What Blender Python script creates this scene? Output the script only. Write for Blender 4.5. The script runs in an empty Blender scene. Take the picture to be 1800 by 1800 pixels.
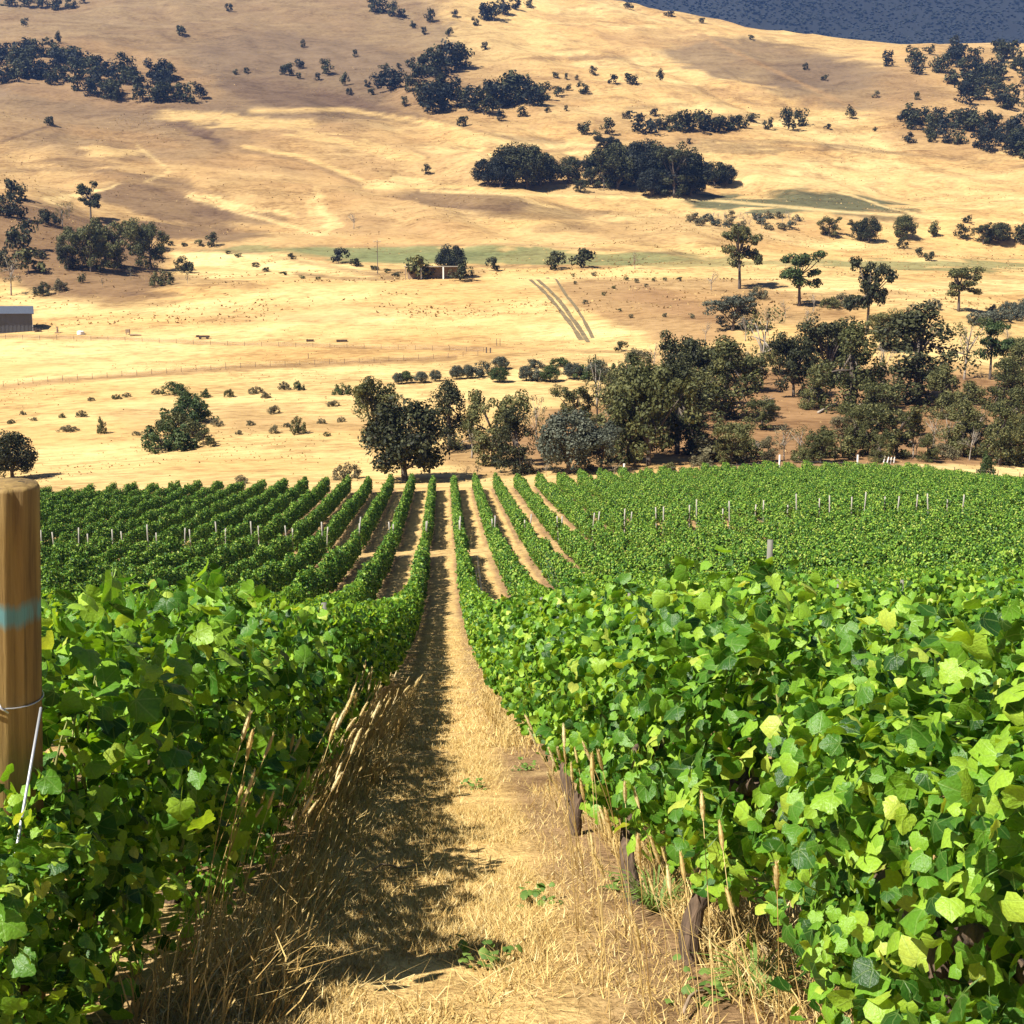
import bpy, math, random
import numpy as np
from mathutils import Vector, Matrix, Euler

scene = bpy.context.scene
COL = scene.collection
R = math.radians
# ------------------------------------------------------------------ camera, sky, sun, exposure
F, HOR = 2120.0, 540.0                       # focal length and horizon row, in pixels of an 1800 px frame
PITCH = math.atan((900 - HOR) / F)
YAW = R(3.22)
cam_d = bpy.data.cameras.new('camera'); cam = bpy.data.objects.new('camera', cam_d); COL.objects.link(cam)
cam_d.sensor_width = 36; cam_d.lens = 36 * F / 1800; cam_d.clip_start = .05; cam_d.clip_end = 9000
cam.location = (0, 0, 0); cam.rotation_euler = (R(90) - PITCH, 0, -YAW)
scene.camera = cam

SUN_EL, SUN_AZ = R(50), R(-122)              # azimuth clockwise from +Y (the direction of the vine rows)
world = bpy.data.worlds.new('World'); scene.world = world; world.use_nodes = True
wn = world.node_tree.nodes; wl = world.node_tree.links
bg = wn['Background']; sky = wn.new('ShaderNodeTexSky'); sky.sky_type = 'NISHITA'; sky.sun_disc = False
sky.sun_elevation = SUN_EL; sky.sun_rotation = SUN_AZ % (2 * math.pi); sky.altitude = 600; sky.air_density = .42; sky.dust_density = .3
wl.new(sky.outputs[0], bg.inputs[0]); bg.inputs[1].default_value = 0.05
sun_d = bpy.data.lights.new('sun', 'SUN'); sun = bpy.data.objects.new('sun', sun_d); COL.objects.link(sun)
sun_d.energy = 5.0; sun_d.angle = R(.5); sun_d.color = (1, .95, .86)
to_sun = Vector((math.sin(SUN_AZ) * math.cos(SUN_EL), math.cos(SUN_AZ) * math.cos(SUN_EL), math.sin(SUN_EL)))
sun.rotation_euler = to_sun.to_track_quat('Z', 'Y').to_euler(); sun.location = (0, 0, 60)
vs = scene.view_settings
vs.view_transform = 'Standard'; vs.look = 'None'; vs.exposure = 1.15; vs.gamma = 1; vs.use_curve_mapping = False
scene.render.engine = 'CYCLES'
cy = scene.cycles
cy.max_bounces = 4; cy.diffuse_bounces = 1; cy.glossy_bounces = 1; cy.transmission_bounces = 2; cy.transparent_max_bounces = 4; cy.volume_bounces = 0

# ------------------------------------------------------------------ small helpers
def tag(o, label=None, cat=None, group=None, kind=None):
    if label: o['label'] = label
    if cat: o['category'] = cat
    if group: o['group'] = group
    if kind: o['kind'] = kind
    return o

def empty(name, loc, rot=(0, 0, 0), scale=1.0):
    o = bpy.data.objects.new(name, None); COL.objects.link(o)
    o.empty_display_size = .2; o.location = loc; o.rotation_euler = rot; o.scale = (scale,) * 3
    return o

def obj(name, me, parent=None, loc=(0, 0, 0)):
    o = bpy.data.objects.new(name, me); COL.objects.link(o); o.location = loc
    if parent: o.parent = parent
    return o

def mesh(name, V, faces, mats, mi=None, smooth=False, attrs=None):
    """V (n,3); faces: list of (k,m) index arrays (tris, quads ...)."""
    V = np.asarray(V, np.float32).reshape(-1, 3)
    faces = [np.asarray(f, np.int32) for f in faces if len(f)]
    me = bpy.data.meshes.new(name)
    nl = sum(f.size for f in faces); nf = sum(len(f) for f in faces)
    me.vertices.add(len(V)); me.vertices.foreach_set('co', V.ravel())
    me.loops.add(nl); me.loops.foreach_set('vertex_index', np.concatenate([f.ravel() for f in faces]))
    me.polygons.add(nf)
    tot = np.concatenate([np.full(len(f), f.shape[1], np.int32) for f in faces])
    st = np.concatenate([[0], np.cumsum(tot)[:-1]]).astype(np.int32)
    me.polygons.foreach_set('loop_start', st); me.polygons.foreach_set('loop_total', tot)
    me.polygons.foreach_set('use_smooth', np.full(nf, smooth, bool))
    for m in (mats if isinstance(mats, (list, tuple)) else [mats]): me.materials.append(m)
    if mi is not None: me.polygons.foreach_set('material_index', np.asarray(mi, np.int32))
    for k, a in (attrs or {}).items():
        a = np.asarray(a, np.float32)
        if a.ndim == 1:
            at = me.attributes.new(k, 'FLOAT', 'POINT'); at.data.foreach_set('value', a)
        elif a.shape[1] == 3:
            at = me.attributes.new(k, 'FLOAT_VECTOR', 'POINT'); at.data.foreach_set('vector', a.ravel())
        else:
            at = me.attributes.new(k, 'FLOAT_COLOR', 'POINT'); at.data.foreach_set('color', a.ravel())
    me.update(calc_edges=True); me.validate()
    return me

class MB:
    """collects boxes, tubes and free geometry for one mesh"""
    def __init__(s): s.V = []; s.Q = []; s.T = []; s.n = 0
    def add(s, V, quads=(), tris=()):
        V = np.asarray(V, float).reshape(-1, 3)
        if len(quads): s.Q.append(np.asarray(quads, int) + s.n)
        if len(tris): s.T.append(np.asarray(tris, int) + s.n)
        s.V.append(V); s.n += len(V); return s
    def box(s, c, d, rz=0.0):
        x, y, z = np.asarray(d) / 2
        V = np.array([(-x, -y, -z), (x, -y, -z), (x, y, -z), (-x, y, -z), (-x, -y, z), (x, -y, z), (x, y, z), (-x, y, z)])
        ca, sa = math.cos(rz), math.sin(rz)
        V = V @ np.array([[ca, sa, 0], [-sa, ca, 0], [0, 0, 1]]) + np.asarray(c)
        return s.add(V, [(3, 2, 1, 0), (4, 5, 6, 7), (0, 1, 5, 4), (1, 2, 6, 5), (2, 3, 7, 6), (3, 0, 4, 7)])
    def tube(s, P, rad, n=6, cap=True):
        P = np.asarray(P, float); rad = np.broadcast_to(np.asarray(rad, float), (len(P),))
        t = np.gradient(P, axis=0); t /= np.linalg.norm(t, axis=1)[:, None] + 1e-9
        up = np.array([0, 0, 1.0]) if abs(t[0][2]) < .9 else np.array([1.0, 0, 0])
        a = np.cross(t, up); a /= np.linalg.norm(a, axis=1)[:, None] + 1e-9
        b = np.cross(t, a)
        th = np.linspace(0, 2 * np.pi, n, endpoint=False)
        V = P[:, None] + rad[:, None, None] * (np.cos(th)[None, :, None] * a[:, None] + np.sin(th)[None, :, None] * b[:, None])
        m = len(P); q = []
        for i in range(m - 1):
            for j in range(n):
                q.append((i * n + j, i * n + (j + 1) % n, (i + 1) * n + (j + 1) % n, (i + 1) * n + j))
        V = V.reshape(-1, 3); tr = []
        if cap:
            V = np.vstack([V, P[0], P[-1]])
            for j in range(n):
                tr.append((m * n, (j + 1) % n, j)); tr.append((m * n + 1, (m - 1) * n + j, (m - 1) * n + (j + 1) % n))
        return s.add(V, q, tr)
    def mesh(s, name, mat, smooth=False, **k):
        fs = []
        if s.Q: fs.append(np.vstack(s.Q))
        if s.T: fs.append(np.vstack(s.T))
        return mesh(name, np.vstack(s.V), fs, mat, smooth=smooth, **k)

def build(mb, name, mat, parent=None, loc=(0, 0, 0), smooth=False):
    return obj(name, mb.mesh(name, mat, smooth), parent, loc)

_rg = np.random.default_rng(5)
_LAT = _rg.random((256, 256))
def vnoise(x, y):
    xi = np.floor(x).astype(int); yi = np.floor(y).astype(int); fx = x - xi; fy = y - yi
    fx = fx * fx * fx * (fx * (fx * 6 - 15) + 10); fy = fy * fy * fy * (fy * (fy * 6 - 15) + 10)
    g = lambda a, b: _LAT[a % 256, b % 256]
    return (g(xi, yi) * (1 - fx) + g(xi + 1, yi) * fx) * (1 - fy) + (g(xi, yi + 1) * (1 - fx) + g(xi + 1, yi + 1) * fx) * fy
def fbm(x, y, o=4):
    s = 0; a = .5; t = 0
    for i in range(o):
        s = s + a * vnoise(x + 17.3 * i, y + 9.1 * i); t += a; x = x * 2.03; y = y * 2.03; a *= .5
    return s / t * 2 - 1

ONES = ['', 'first', 'second', 'third', 'fourth', 'fifth', 'sixth', 'seventh', 'eighth', 'ninth', 'tenth', 'eleventh', 'twelfth', 'thirteenth',
        'fourteenth', 'fifteenth', 'sixteenth', 'seventeenth', 'eighteenth', 'nineteenth', 'twentieth']
def ordinal(n):
    if n <= 20: return ONES[n]
    t = {2: 'twent', 3: 'thirt', 4: 'fort', 5: 'fift'}[n // 10]
    return t + 'ieth' if n % 10 == 0 else t + 'y-' + ONES[n % 10]

# ------------------------------------------------------------------ materials
def new_mat(name):
    m = bpy.data.materials.new(name); m.use_nodes = True
    nt = m.node_tree; return m, nt.nodes, nt.links, nt.nodes['Principled BSDF']
def ramp(n, stops, interp='LINEAR'):
    r = n.new('ShaderNodeValToRGB'); e = r.color_ramp.elements; r.color_ramp.interpolation = interp
    while len(e) < len(stops): e.new(.5)
    for i, (p, c) in enumerate(stops): e[i].position = p; e[i].color = (*c, 1)
    return r
def mathn(n, l, op, a, b=None, clamp=False):
    m = n.new('ShaderNodeMath'); m.operation = op; m.use_clamp = clamp
    for i, v in enumerate((a, b)):
        if v is None: continue
        if isinstance(v, (int, float)): m.inputs[i].default_value = v
        else: l.new(v, m.inputs[i])
    return m.outputs[0]

def simple_mat(name, base, var=.25, scale=3.0, rough=.85, stretch=(1, 1, 1), metal=0.0, bump=.3):
    m, n, l, b = new_mat(name)
    tc = n.new('ShaderNodeTexCoord'); mp = n.new('ShaderNodeMapping'); mp.inputs['Scale'].default_value = stretch
    no = n.new('ShaderNodeTexNoise'); no.inputs['Scale'].default_value = scale; no.inputs['Detail'].default_value = 6
    l.new(tc.outputs['Object'], mp.inputs[0]); l.new(mp.outputs[0], no.inputs['Vector'])
    r = ramp(n, [(.25, [c * (1 - var) for c in base]), (.75, [min(1, c * (1 + var)) for c in base])])
    l.new(no.outputs[0], r.inputs[0]); l.new(r.outputs[0], b.inputs['Base Color'])
    b.inputs['Roughness'].default_value = rough; b.inputs['Metallic'].default_value = metal
    if bump:
        bp = n.new('ShaderNodeBump'); bp.inputs['Strength'].default_value = bump; bp.inputs['Distance'].default_value = .02
        l.new(no.outputs[0], bp.inputs['Height']); l.new(bp.outputs[0], b.inputs['Normal'])
    return m

def leaf_mat(name, stops, trans, tfac=.35, rough=.5, veins=False, spec=.3):
    """leaf shader: colour picked per leaf from tint attribute plus the object's own random value"""
    m, n, l, b = new_mat(name)
    at = n.new('ShaderNodeAttribute'); at.attribute_name = 'tint'
    oi = n.new('ShaderNodeObjectInfo')
    fac = mathn(n, l, 'FRACT', mathn(n, l, 'ADD', at.outputs['Fac'], oi.outputs['Random']))
    r = ramp(n, stops); l.new(fac, r.inputs[0]); colr = r.outputs[0]
    if veins:
        lv = n.new('ShaderNodeAttribute'); lv.attribute_name = 'leaf_uv'
        sx = n.new('ShaderNodeSeparateXYZ'); l.new(lv.outputs['Vector'], sx.inputs[0])
        ax = mathn(n, l, 'ABSOLUTE', sx.outputs[0]); y = sx.outputs[1]
        ds = []
        for a in (0, 48, 100):
            ca, sa = math.cos(R(a)), math.sin(R(a))
            d = mathn(n, l, 'ABSOLUTE', mathn(n, l, 'SUBTRACT', mathn(n, l, 'MULTIPLY', ax, ca), mathn(n, l, 'MULTIPLY', y, sa)))
            ds.append(d)
        dm = mathn(n, l, 'MINIMUM', mathn(n, l, 'MINIMUM', ds[0], ds[1]), ds[2])
        vf = n.new('ShaderNodeMapRange'); vf.inputs[1].default_value = .008; vf.inputs[2].default_value = .035
        vf.inputs[3].default_value = .28; vf.inputs[4].default_value = 0; l.new(dm, vf.inputs[0])
        tc = n.new('ShaderNodeTexNoise'); tc.inputs['Scale'].default_value = 9; l.new(lv.outputs['Vector'], tc.inputs['Vector'])
        mx = n.new('ShaderNodeMix'); mx.data_type = 'RGBA'; mx.blend_type = 'MIX'
        l.new(vf.outputs[0], mx.inputs['Factor']); l.new(colr, mx.inputs[6]); mx.inputs[7].default_value = (.3, .42, .12, 1)
        hs = n.new('ShaderNodeHueSaturation'); l.new(mathn(n, l, 'ADD', mathn(n, l, 'MULTIPLY', tc.outputs[0], .7), .65), hs.inputs['Value'])
        l.new(mx.outputs[2], hs.inputs['Color']); colr = hs.outputs[0]
        bp = n.new('ShaderNodeBump'); bp.inputs['Strength'].default_value = .25; bp.inputs['Distance'].default_value = .01
        l.new(mathn(n, l, 'SUBTRACT', tc.outputs[0], vf.outputs[0]), bp.inputs['Height']); l.new(bp.outputs[0], b.inputs['Normal'])
    l.new(colr, b.inputs['Base Color']); b.inputs['Roughness'].default_value = rough
    b.inputs['Specular IOR Level'].default_value = spec
    t = n.new('ShaderNodeBsdfTranslucent')
    mm = n.new('ShaderNodeMix'); mm.data_type = 'RGBA'; mm.blend_type = 'MULTIPLY'; mm.inputs['Factor'].default_value = 1
    l.new(colr, mm.inputs[6]); mm.inputs[7].default_value = (*trans, 1); l.new(mm.outputs[2], t.inputs['Color'])
    ms = n.new('ShaderNodeMixShader'); ms.inputs[0].default_value = tfac
    l.new(b.outputs[0], ms.inputs[1]); l.new(t.outputs[0], ms.inputs[2]); l.new(ms.outputs[0], n['Material Output'].inputs[0])
    return m

VINE_STOPS = [(0, (.018, .065, .008)), (.22, (.045, .14, .013)), (.45, (.11, .26, .019)), (.7, (.20, .38, .028)), (.92, (.33, .50, .045)), (1, (.48, .54, .09))]
M = {}
M['vine'] = leaf_mat('vine_leaf', VINE_STOPS, (1.6, 1.5, .5), .36, .45, True, .4)
M['vine_far'] = leaf_mat('vine_leaf_far', [(p, (c[0] * .82, c[1] * .78, c[2])) for p, c in VINE_STOPS], (1.3, 1.3, .6), .14, .5, False, .3)
for k, s in {'dark': [(0, (.014, .016, .007)), (.5, (.036, .041, .015)), (1, (.09, .092, .038))],
             'olive': [(0, (.028, .035, .012)), (.5, (.085, .09, .028)), (1, (.18, .17, .06))],
             'silver': [(0, (.035, .042, .03)), (.6, (.085, .095, .065)), (1, (.18, .19, .13))],
             'green': [(0, (.022, .04, .012)), (.6, (.05, .08, .022)), (1, (.1, .13, .04))],
             'blue': [(0, (.014, .018, .014)), (.6, (.020, .025, .018)), (1, (.032, .037, .026))],
             'dry': [(0, (.08, .07, .035)), (.6, (.15, .135, .07)), (1, (.25, .21, .11))]}.items():
    M[k] = leaf_mat(k + '_crown', s, (1.1, 1.1, .8), .15, .6, False, .2)
M['straw'] = leaf_mat('straw_grass', [(0, (.34, .21, .07)), (.35, (.56, .38, .13)), (.75, (.70, .51, .20)), (1, (.78, .63, .32))], (1, .95, .8), .14, .7, False, .15)
M['seed'] = leaf_mat('seed_head', [(0, (.70, .52, .20)), (.6, (.82, .66, .32)), (1, (.88, .76, .45))], (1, .9, .7), .3, .8, False, .1)
M['weed'] = leaf_mat('weed_leaf', [(0, (.08, .16, .03)), (1, (.2, .3, .06))], (1.3, 1.3, .7), .3, .6)
M['bark'] = simple_mat('vine_bark', (.105, .068, .042), .7, 34, .95, (1, 1, .25), bump=1)
M['tree_bark'] = simple_mat('tree_bark', (.12, .095, .072), .4, 3, .95, (1, 1, .3))
M['pale_bark'] = simple_mat('pale_bark', (.33, .28, .22), .3, 3, .9, (1, 1, .3))
M['cane'] = simple_mat('green_cane', (.24, .25, .07), .3, 20, .7)
M['post'] = simple_mat('weathered_post', (.37, .34, .28), .25, 6, .9, (4, 4, .6))
M['white'] = simple_mat('white_paint', (.78, .76, .7), .08, 4, .7, bump=0)
M['wire'] = simple_mat('galvanised_wire', (.62, .63, .64), .1, 30, .38, metal=.6, bump=0)
M['steel'] = simple_mat('grey_sheet_steel', (.085, .09, .10), .12, 1.5, .5, (1, 1, .2), bump=0)
M['roof'] = simple_mat('grey_roof_steel', (.08, .09, .11), .1, 1.5, .45, bump=0)
M['rust'] = simple_mat('rusty_dark_steel', (.06, .035, .022), .4, 4, .9)
M['drywood'] = simple_mat('dry_wood', (.30, .21, .13), .4, 12, .9, (1, 1, .3), bump=.8)
M['dark'] = M['dark']

def end_post_mat():
    m, n, l, b = new_mat('treated_pine_with_blue_band')
    tc = n.new('ShaderNodeTexCoord'); mp = n.new('ShaderNodeMapping'); mp.inputs['Scale'].default_value = (9, 9, .55)
    no = n.new('ShaderNodeTexNoise'); no.inputs['Scale'].default_value = 3; no.inputs['Detail'].default_value = 9; no.inputs['Roughness'].default_value = .65
    l.new(tc.outputs['Object'], mp.inputs[0]); l.new(mp.outputs[0], no.inputs['Vector'])
    r = ramp(n, [(.28, (.09, .05, .02)), (.44, (.23, .145, .045)), (.6, (.33, .215, .065)), (.8, (.40, .28, .11))])
    l.new(no.outputs[0], r.inputs[0])
    ck = n.new('ShaderNodeTexNoise'); ck.inputs['Scale'].default_value = 2; mp2 = n.new('ShaderNodeMapping'); mp2.inputs['Scale'].default_value = (22, 22, .5)
    l.new(tc.outputs['Object'], mp2.inputs[0]); l.new(mp2.outputs[0], ck.inputs['Vector'])
    crack = n.new('ShaderNodeMapRange'); crack.inputs[1].default_value = .30; crack.inputs[2].default_value = .36; crack.inputs[3].default_value = .25; crack.inputs[4].default_value = 1
    l.new(ck.outputs[0], crack.inputs[0])
    mc = n.new('ShaderNodeMix'); mc.data_type = 'RGBA'; mc.blend_type = 'MULTIPLY'; mc.inputs['Factor'].default_value = 1
    l.new(r.outputs[0], mc.inputs[6]); cc = n.new('ShaderNodeCombineColor')
    for i in range(3): l.new(crack.outputs[0], cc.inputs[i])
    l.new(cc.outputs[0], mc.inputs[7])
    sx = n.new('ShaderNodeSeparateXYZ'); l.new(tc.outputs['Object'], sx.inputs[0])
    zz = mathn(n, l, 'ADD', sx.outputs[2], mathn(n, l, 'MULTIPLY', mathn(n, l, 'SUBTRACT', no.outputs[0], .5), .07))
    d = mathn(n, l, 'ABSOLUTE', mathn(n, l, 'SUBTRACT', zz, BAND_Z))
    bm = n.new('ShaderNodeMapRange'); bm.inputs[1].default_value = .014; bm.inputs[2].default_value = .042; bm.inputs[3].default_value = 1; bm.inputs[4].default_value = 0
    l.new(d, bm.inputs[0])
    wear = n.new('ShaderNodeMapRange'); wear.inputs[1].default_value = .3; wear.inputs[2].default_value = .46; l.new(no.outputs[0], wear.inputs[0])
    bf = mathn(n, l, 'MULTIPLY', mathn(n, l, 'MULTIPLY', bm.outputs[0], wear.outputs[0]), .85)
    mb = n.new('ShaderNodeMix'); mb.data_type = 'RGBA'; l.new(bf, mb.inputs['Factor']); l.new(mc.outputs[2], mb.inputs[6]); mb.inputs[7].default_value = (.11, .35, .38, 1)
    l.new(mb.outputs[2], b.inputs['Base Color']); b.inputs['Roughness'].default_value = .75
    bp = n.new('ShaderNodeBump'); bp.inputs['Strength'].default_value = .6; bp.inputs['Distance'].default_value = .01
    l.new(mathn(n, l, 'MULTIPLY', no.outputs[0], crack.outputs[0]), bp.inputs['Height']); l.new(bp.outputs[0], b.inputs['Normal'])
    return m

def ground_mat(name, s_big, s_mid, s_fine, stretch, lo=.72, hi=1.28, bump=.6, bdist=.05):
    """ground cover: the base colour comes from the painted cover attribute, mottled at three scales"""
    m, n, l, b = new_mat(name)
    at = n.new('ShaderNodeAttribute'); at.attribute_name = 'cover'
    tc = n.new('ShaderNodeTexCoord'); mp = n.new('ShaderNodeMapping'); mp.inputs['Scale'].default_value = stretch
    l.new(tc.outputs['Object'], mp.inputs[0])
    vals = []
    for s, d in ((s_big, 5), (s_mid, 6), (s_fine, 4)):
        no = n.new('ShaderNodeTexNoise'); no.inputs['Scale'].default_value = s; no.inputs['Detail'].default_value = d; no.inputs['Roughness'].default_value = .62
        l.new(mp.outputs[0], no.inputs['Vector']); vals.append(no.outputs[0])
    v = mathn(n, l, 'ADD', mathn(n, l, 'ADD', mathn(n, l, 'MULTIPLY', vals[0], .22), mathn(n, l, 'MULTIPLY', vals[1], .36)), mathn(n, l, 'MULTIPLY', vals[2], .42))
    mr = n.new('ShaderNodeMapRange'); mr.inputs[1].default_value = .40; mr.inputs[2].default_value = .60; mr.inputs[3].default_value = 0; mr.inputs[4].default_value = 1
    l.new(v, mr.inputs[0])
    r = ramp(n, [(0, (lo, lo * .93, lo * .9)), (.5, (1, 1, 1)), (1, (hi, hi * 1.02, hi * 1.06))]); l.new(mr.outputs[0], r.inputs[0])
    mx = n.new('ShaderNodeMix'); mx.data_type = 'RGBA'; mx.blend_type = 'MULTIPLY'; mx.inputs['Factor'].default_value = 1
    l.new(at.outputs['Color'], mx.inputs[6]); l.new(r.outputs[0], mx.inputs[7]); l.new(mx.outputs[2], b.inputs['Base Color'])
    b.inputs['Roughness'].default_value = .95; b.inputs['Specular IOR Level'].default_value = .1
    bp = n.new('ShaderNodeBump'); bp.inputs['Strength'].default_value = bump; bp.inputs['Distance'].default_value = bdist
    l.new(v, bp.inputs['Height']); l.new(bp.outputs[0], b.inputs['Normal'])
    return m
M['soil'] = ground_mat('vineyard_soil', .5, 4, 30, (1, 1, 1), .55, 1.4, .8, .06)
M['hill'] = ground_mat('dry_pasture', .02, .12, .7, (.5, 1, 1), .62, 1.22, .7, .8)

# ------------------------------------------------------------------ terrain height
cp, sp = math.cos(PITCH), math.sin(PITCH); cyw, syw = math.cos(YAW), math.sin(YAW)
def z_of(D, py):                             # height at depth D that shows at row py of the photograph
    c = (900 - py) / F
    return D * (c * cp - sp) / (cp + c * sp)
CX = np.array([0, 150, 300, 450, 675, 900, 1125, 1350, 1575, 1800], float)
PROF = [(-400, 40), (-60, 9), (-8, .1), (0, -1.5), (2, -1.9), (4.26, -2.46), (6.8, -3.2), (10, -4.02), (15.7, -5.5), (25, -7.8), (40, -11.0), (53, -13.3), (68, -15.2)]
TAB = {81: [990, 988, 985, 980, 974, 968, 955, 942, 934, 930], 100: [938, 935, 932, 928, 922, 915, 905, 893, 886, 890],
       132: [884, 878, 873, 869, 864, 860, 851, 843, 846, 868], 150: [856, 850, 846, 842, 838, 836, 830, 822, 826, 846],
       170: [820, 815, 810, 805, 800, 798, 797, 790, 795, 812], 200: [760, 755, 750, 745, 742, 740, 738, 735, 740, 755],
       230: [708, 704, 700, 697, 695, 692, 690, 682, 684, 695], 260: [665, 662, 658, 655, 652, 648, 640, 628, 630, 645],
       300: [612, 611, 608, 606, 603, 600, 588, 575, 575, 592], 340: [566, 562, 556, 550, 545, 541, 532, 528, 530, 546],
       370: [535, 528, 518, 508, 500, 500, 505, 505, 508, 518], 385: [523, 513, 501, 494, 491, 489, 491, 495, 500, 508],
       395: [505, 500, 496, 495, 495, 494, 490, 492, 497, 503], 410: [470, 478, 490, 490, 488, 486, 480, 482, 488, 495],
       430: [430, 450, 480, 478, 474, 470, 468, 470, 476, 484], 450: [395, 425, 468, 460, 456, 454, 455, 460, 466, 474],
       470: [360, 400, 455, 445, 442, 440, 440, 448, 455, 464], 490: [340, 388, 440, 430, 428, 427, 427, 435, 442, 452],
       520: [337, 375, 415, 405, 403, 402, 402, 412, 420, 430], 560: [325, 345, 360, 358, 358, 358, 365, 378, 385, 395],
       600: [300, 305, 312, 315, 318, 320, 332, 345, 350, 358], 700: [215, 218, 222, 225, 230, 238, 250, 268, 272, 278],
       800: [145, 150, 155, 158, 165, 172, 182, 200, 205, 208], 900: [88, 92, 97, 102, 108, 115, 125, 140, 145, 148],
       1000: [40, 44, 48, 52, 58, 62, 75, 95, 103, 108], 1080: [8, 10, 12, 14, 20, 26, 45, 68, 82, 88],
       1150: [-20, -20, -20, -18, -12, -2, 20, 58, 77, 80], 1220: [-45, -45, -45, -42, -38, -18, 12, 66, 86, 90],
       1300: [-65, -65, -65, -62, -50, -10, 30, 90, 110, 115], 1500: [-40, -40, -40, -30, -10, 40, 90, 140, 160, 165],
       1900: [160] * 10, 2600: [300] * 10}
def pchip(x, y, xi):
    h = np.diff(x); d = np.diff(y, axis=0) / h[:, None]
    m = np.zeros_like(y)
    w1 = (2 * h[1:] + h[:-1])[:, None]; w2 = (h[1:] + 2 * h[:-1])[:, None]
    with np.errstate(divide='ignore', invalid='ignore'):
        hm = (w1 + w2) / (w1 / d[:-1] + w2 / d[1:])
    m[1:-1] = np.where(d[:-1] * d[1:] > 0, hm, 0); m[0] = d[0]; m[-1] = d[-1]
    k = np.clip(np.searchsorted(x, xi) - 1, 0, len(h) - 1); t = ((xi - x[k]) / h[k])[:, None]; hh = h[k][:, None]
    return ((2 * t**3 - 3 * t**2 + 1) * y[k] + (t**3 - 2 * t**2 + t) * hh * m[k] + (-2 * t**3 + 3 * t**2) * y[k + 1] + (t**3 - t**2) * hh * m[k + 1])
_dk = []; _zk = []
for D_, z_ in PROF:
    lat = (CX - 900) / F * max(D_, 0)
    _dk.append(D_); _zk.append(z_ + np.where(lat > 0, .045 * lat, .02 * lat))
for D_, ys in TAB.items():
    _dk.append(D_); _zk.append([z_of(D_, y) for y in ys])
DG = np.concatenate([np.arange(-400, 0, 2.0), np.arange(0, 160, .5), np.arange(160, 2600.1, 2)])
_zg = pchip(np.array(_dk, float), np.array(_zk, float), DG)
CF = np.arange(-450, 2251, 25.0)
_zg = pchip(CX, _zg.T.copy(), np.clip(CF, 0, 1800)).T          # (D, column)
ker = np.exp(-np.linspace(-2, 2, 9)**2); ker /= ker.sum()
_zp = np.pad(_zg, ((0, 0), (4, 4)), mode='edge'); _zg = sum(ker[i] * _zp[:, i:i + _zg.shape[1]] for i in range(9))

def DL(X, Y): return X * syw + Y * cyw, X * cyw - Y * syw
def XY(D, L): return L * cyw + D * syw, D * cyw - L * syw
def height(X, Y):
    X = np.asarray(X, float); Y = np.asarray(Y, float)
    D, L = DL(X, Y)
    a = 1.0
    px = 900 + F * np.divide(L, np.maximum(D, 6.0)) * (cp - sp * 0 + 0)
    i = np.clip(np.searchsorted(DG, D) - 1, 0, len(DG) - 2); t = np.clip((D - DG[i]) / (DG[i + 1] - DG[i]), 0, 1)
    c = np.clip((px - CF[0]) / 25, 0, len(CF) - 1.001); j = c.astype(int); u = c - j
    z = (_zg[i, j] * (1 - u) + _zg[i, j + 1] * u) * (1 - t) + (_zg[i + 1, j] * (1 - u) + _zg[i + 1, j + 1] * u) * t
    w = np.clip((D - 150) / 60, 0, 1); w2 = np.clip((D - 400) / 120, 0, 1)
    gl = fbm((X + .35 * Y) / 55 + 60, Y / 190 + 3, 3)
    z = z + w2 * 6.0 * (np.sqrt(gl * gl + .02) - .3) + w * .5 * fbm(X / 21, Y / 17, 3) + w2 * (5.5 * fbm(X / 85 + 3, Y / 50 + 8, 3) + 1.3 * fbm(X / 26 + 40, Y / 20 + 2, 2))
    wn_ = np.clip(1 - D / 150, 0, 1)
    return z + wn_ * .04 * fbm(X * 1.3, Y * 1.3, 3)
def h1(x, y): return float(height(np.array([x]), np.array([y]))[0])
def project(X, Y, Z):
    D, L = DL(X, Y); zc = D * cp - Z * sp; zc = np.maximum(zc, .05)
    return 900 + F * L / zc, 900 - F * (D * sp + Z * cp) / zc
_DS = np.concatenate([np.arange(2, 160, .25), np.arange(160, 1500, .75)])
def ground_at(px, py):
    """first point of the terrain seen through a pixel of the photograph -> (x, y, z, depth)"""
    c = (900 - py) / F; a = cp + c * sp
    L = _DS * ((px - 900) / F) / a; zr = _DS * (c * cp - sp) / a
    X, Y = XY(_DS, L); hz = height(X, Y)
    k = np.nonzero(hz >= zr)[0]
    k = k[0] if len(k) else len(_DS) - 1
    return float(X[k]), float(Y[k]), float(hz[k]), float(_DS[k])

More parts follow.
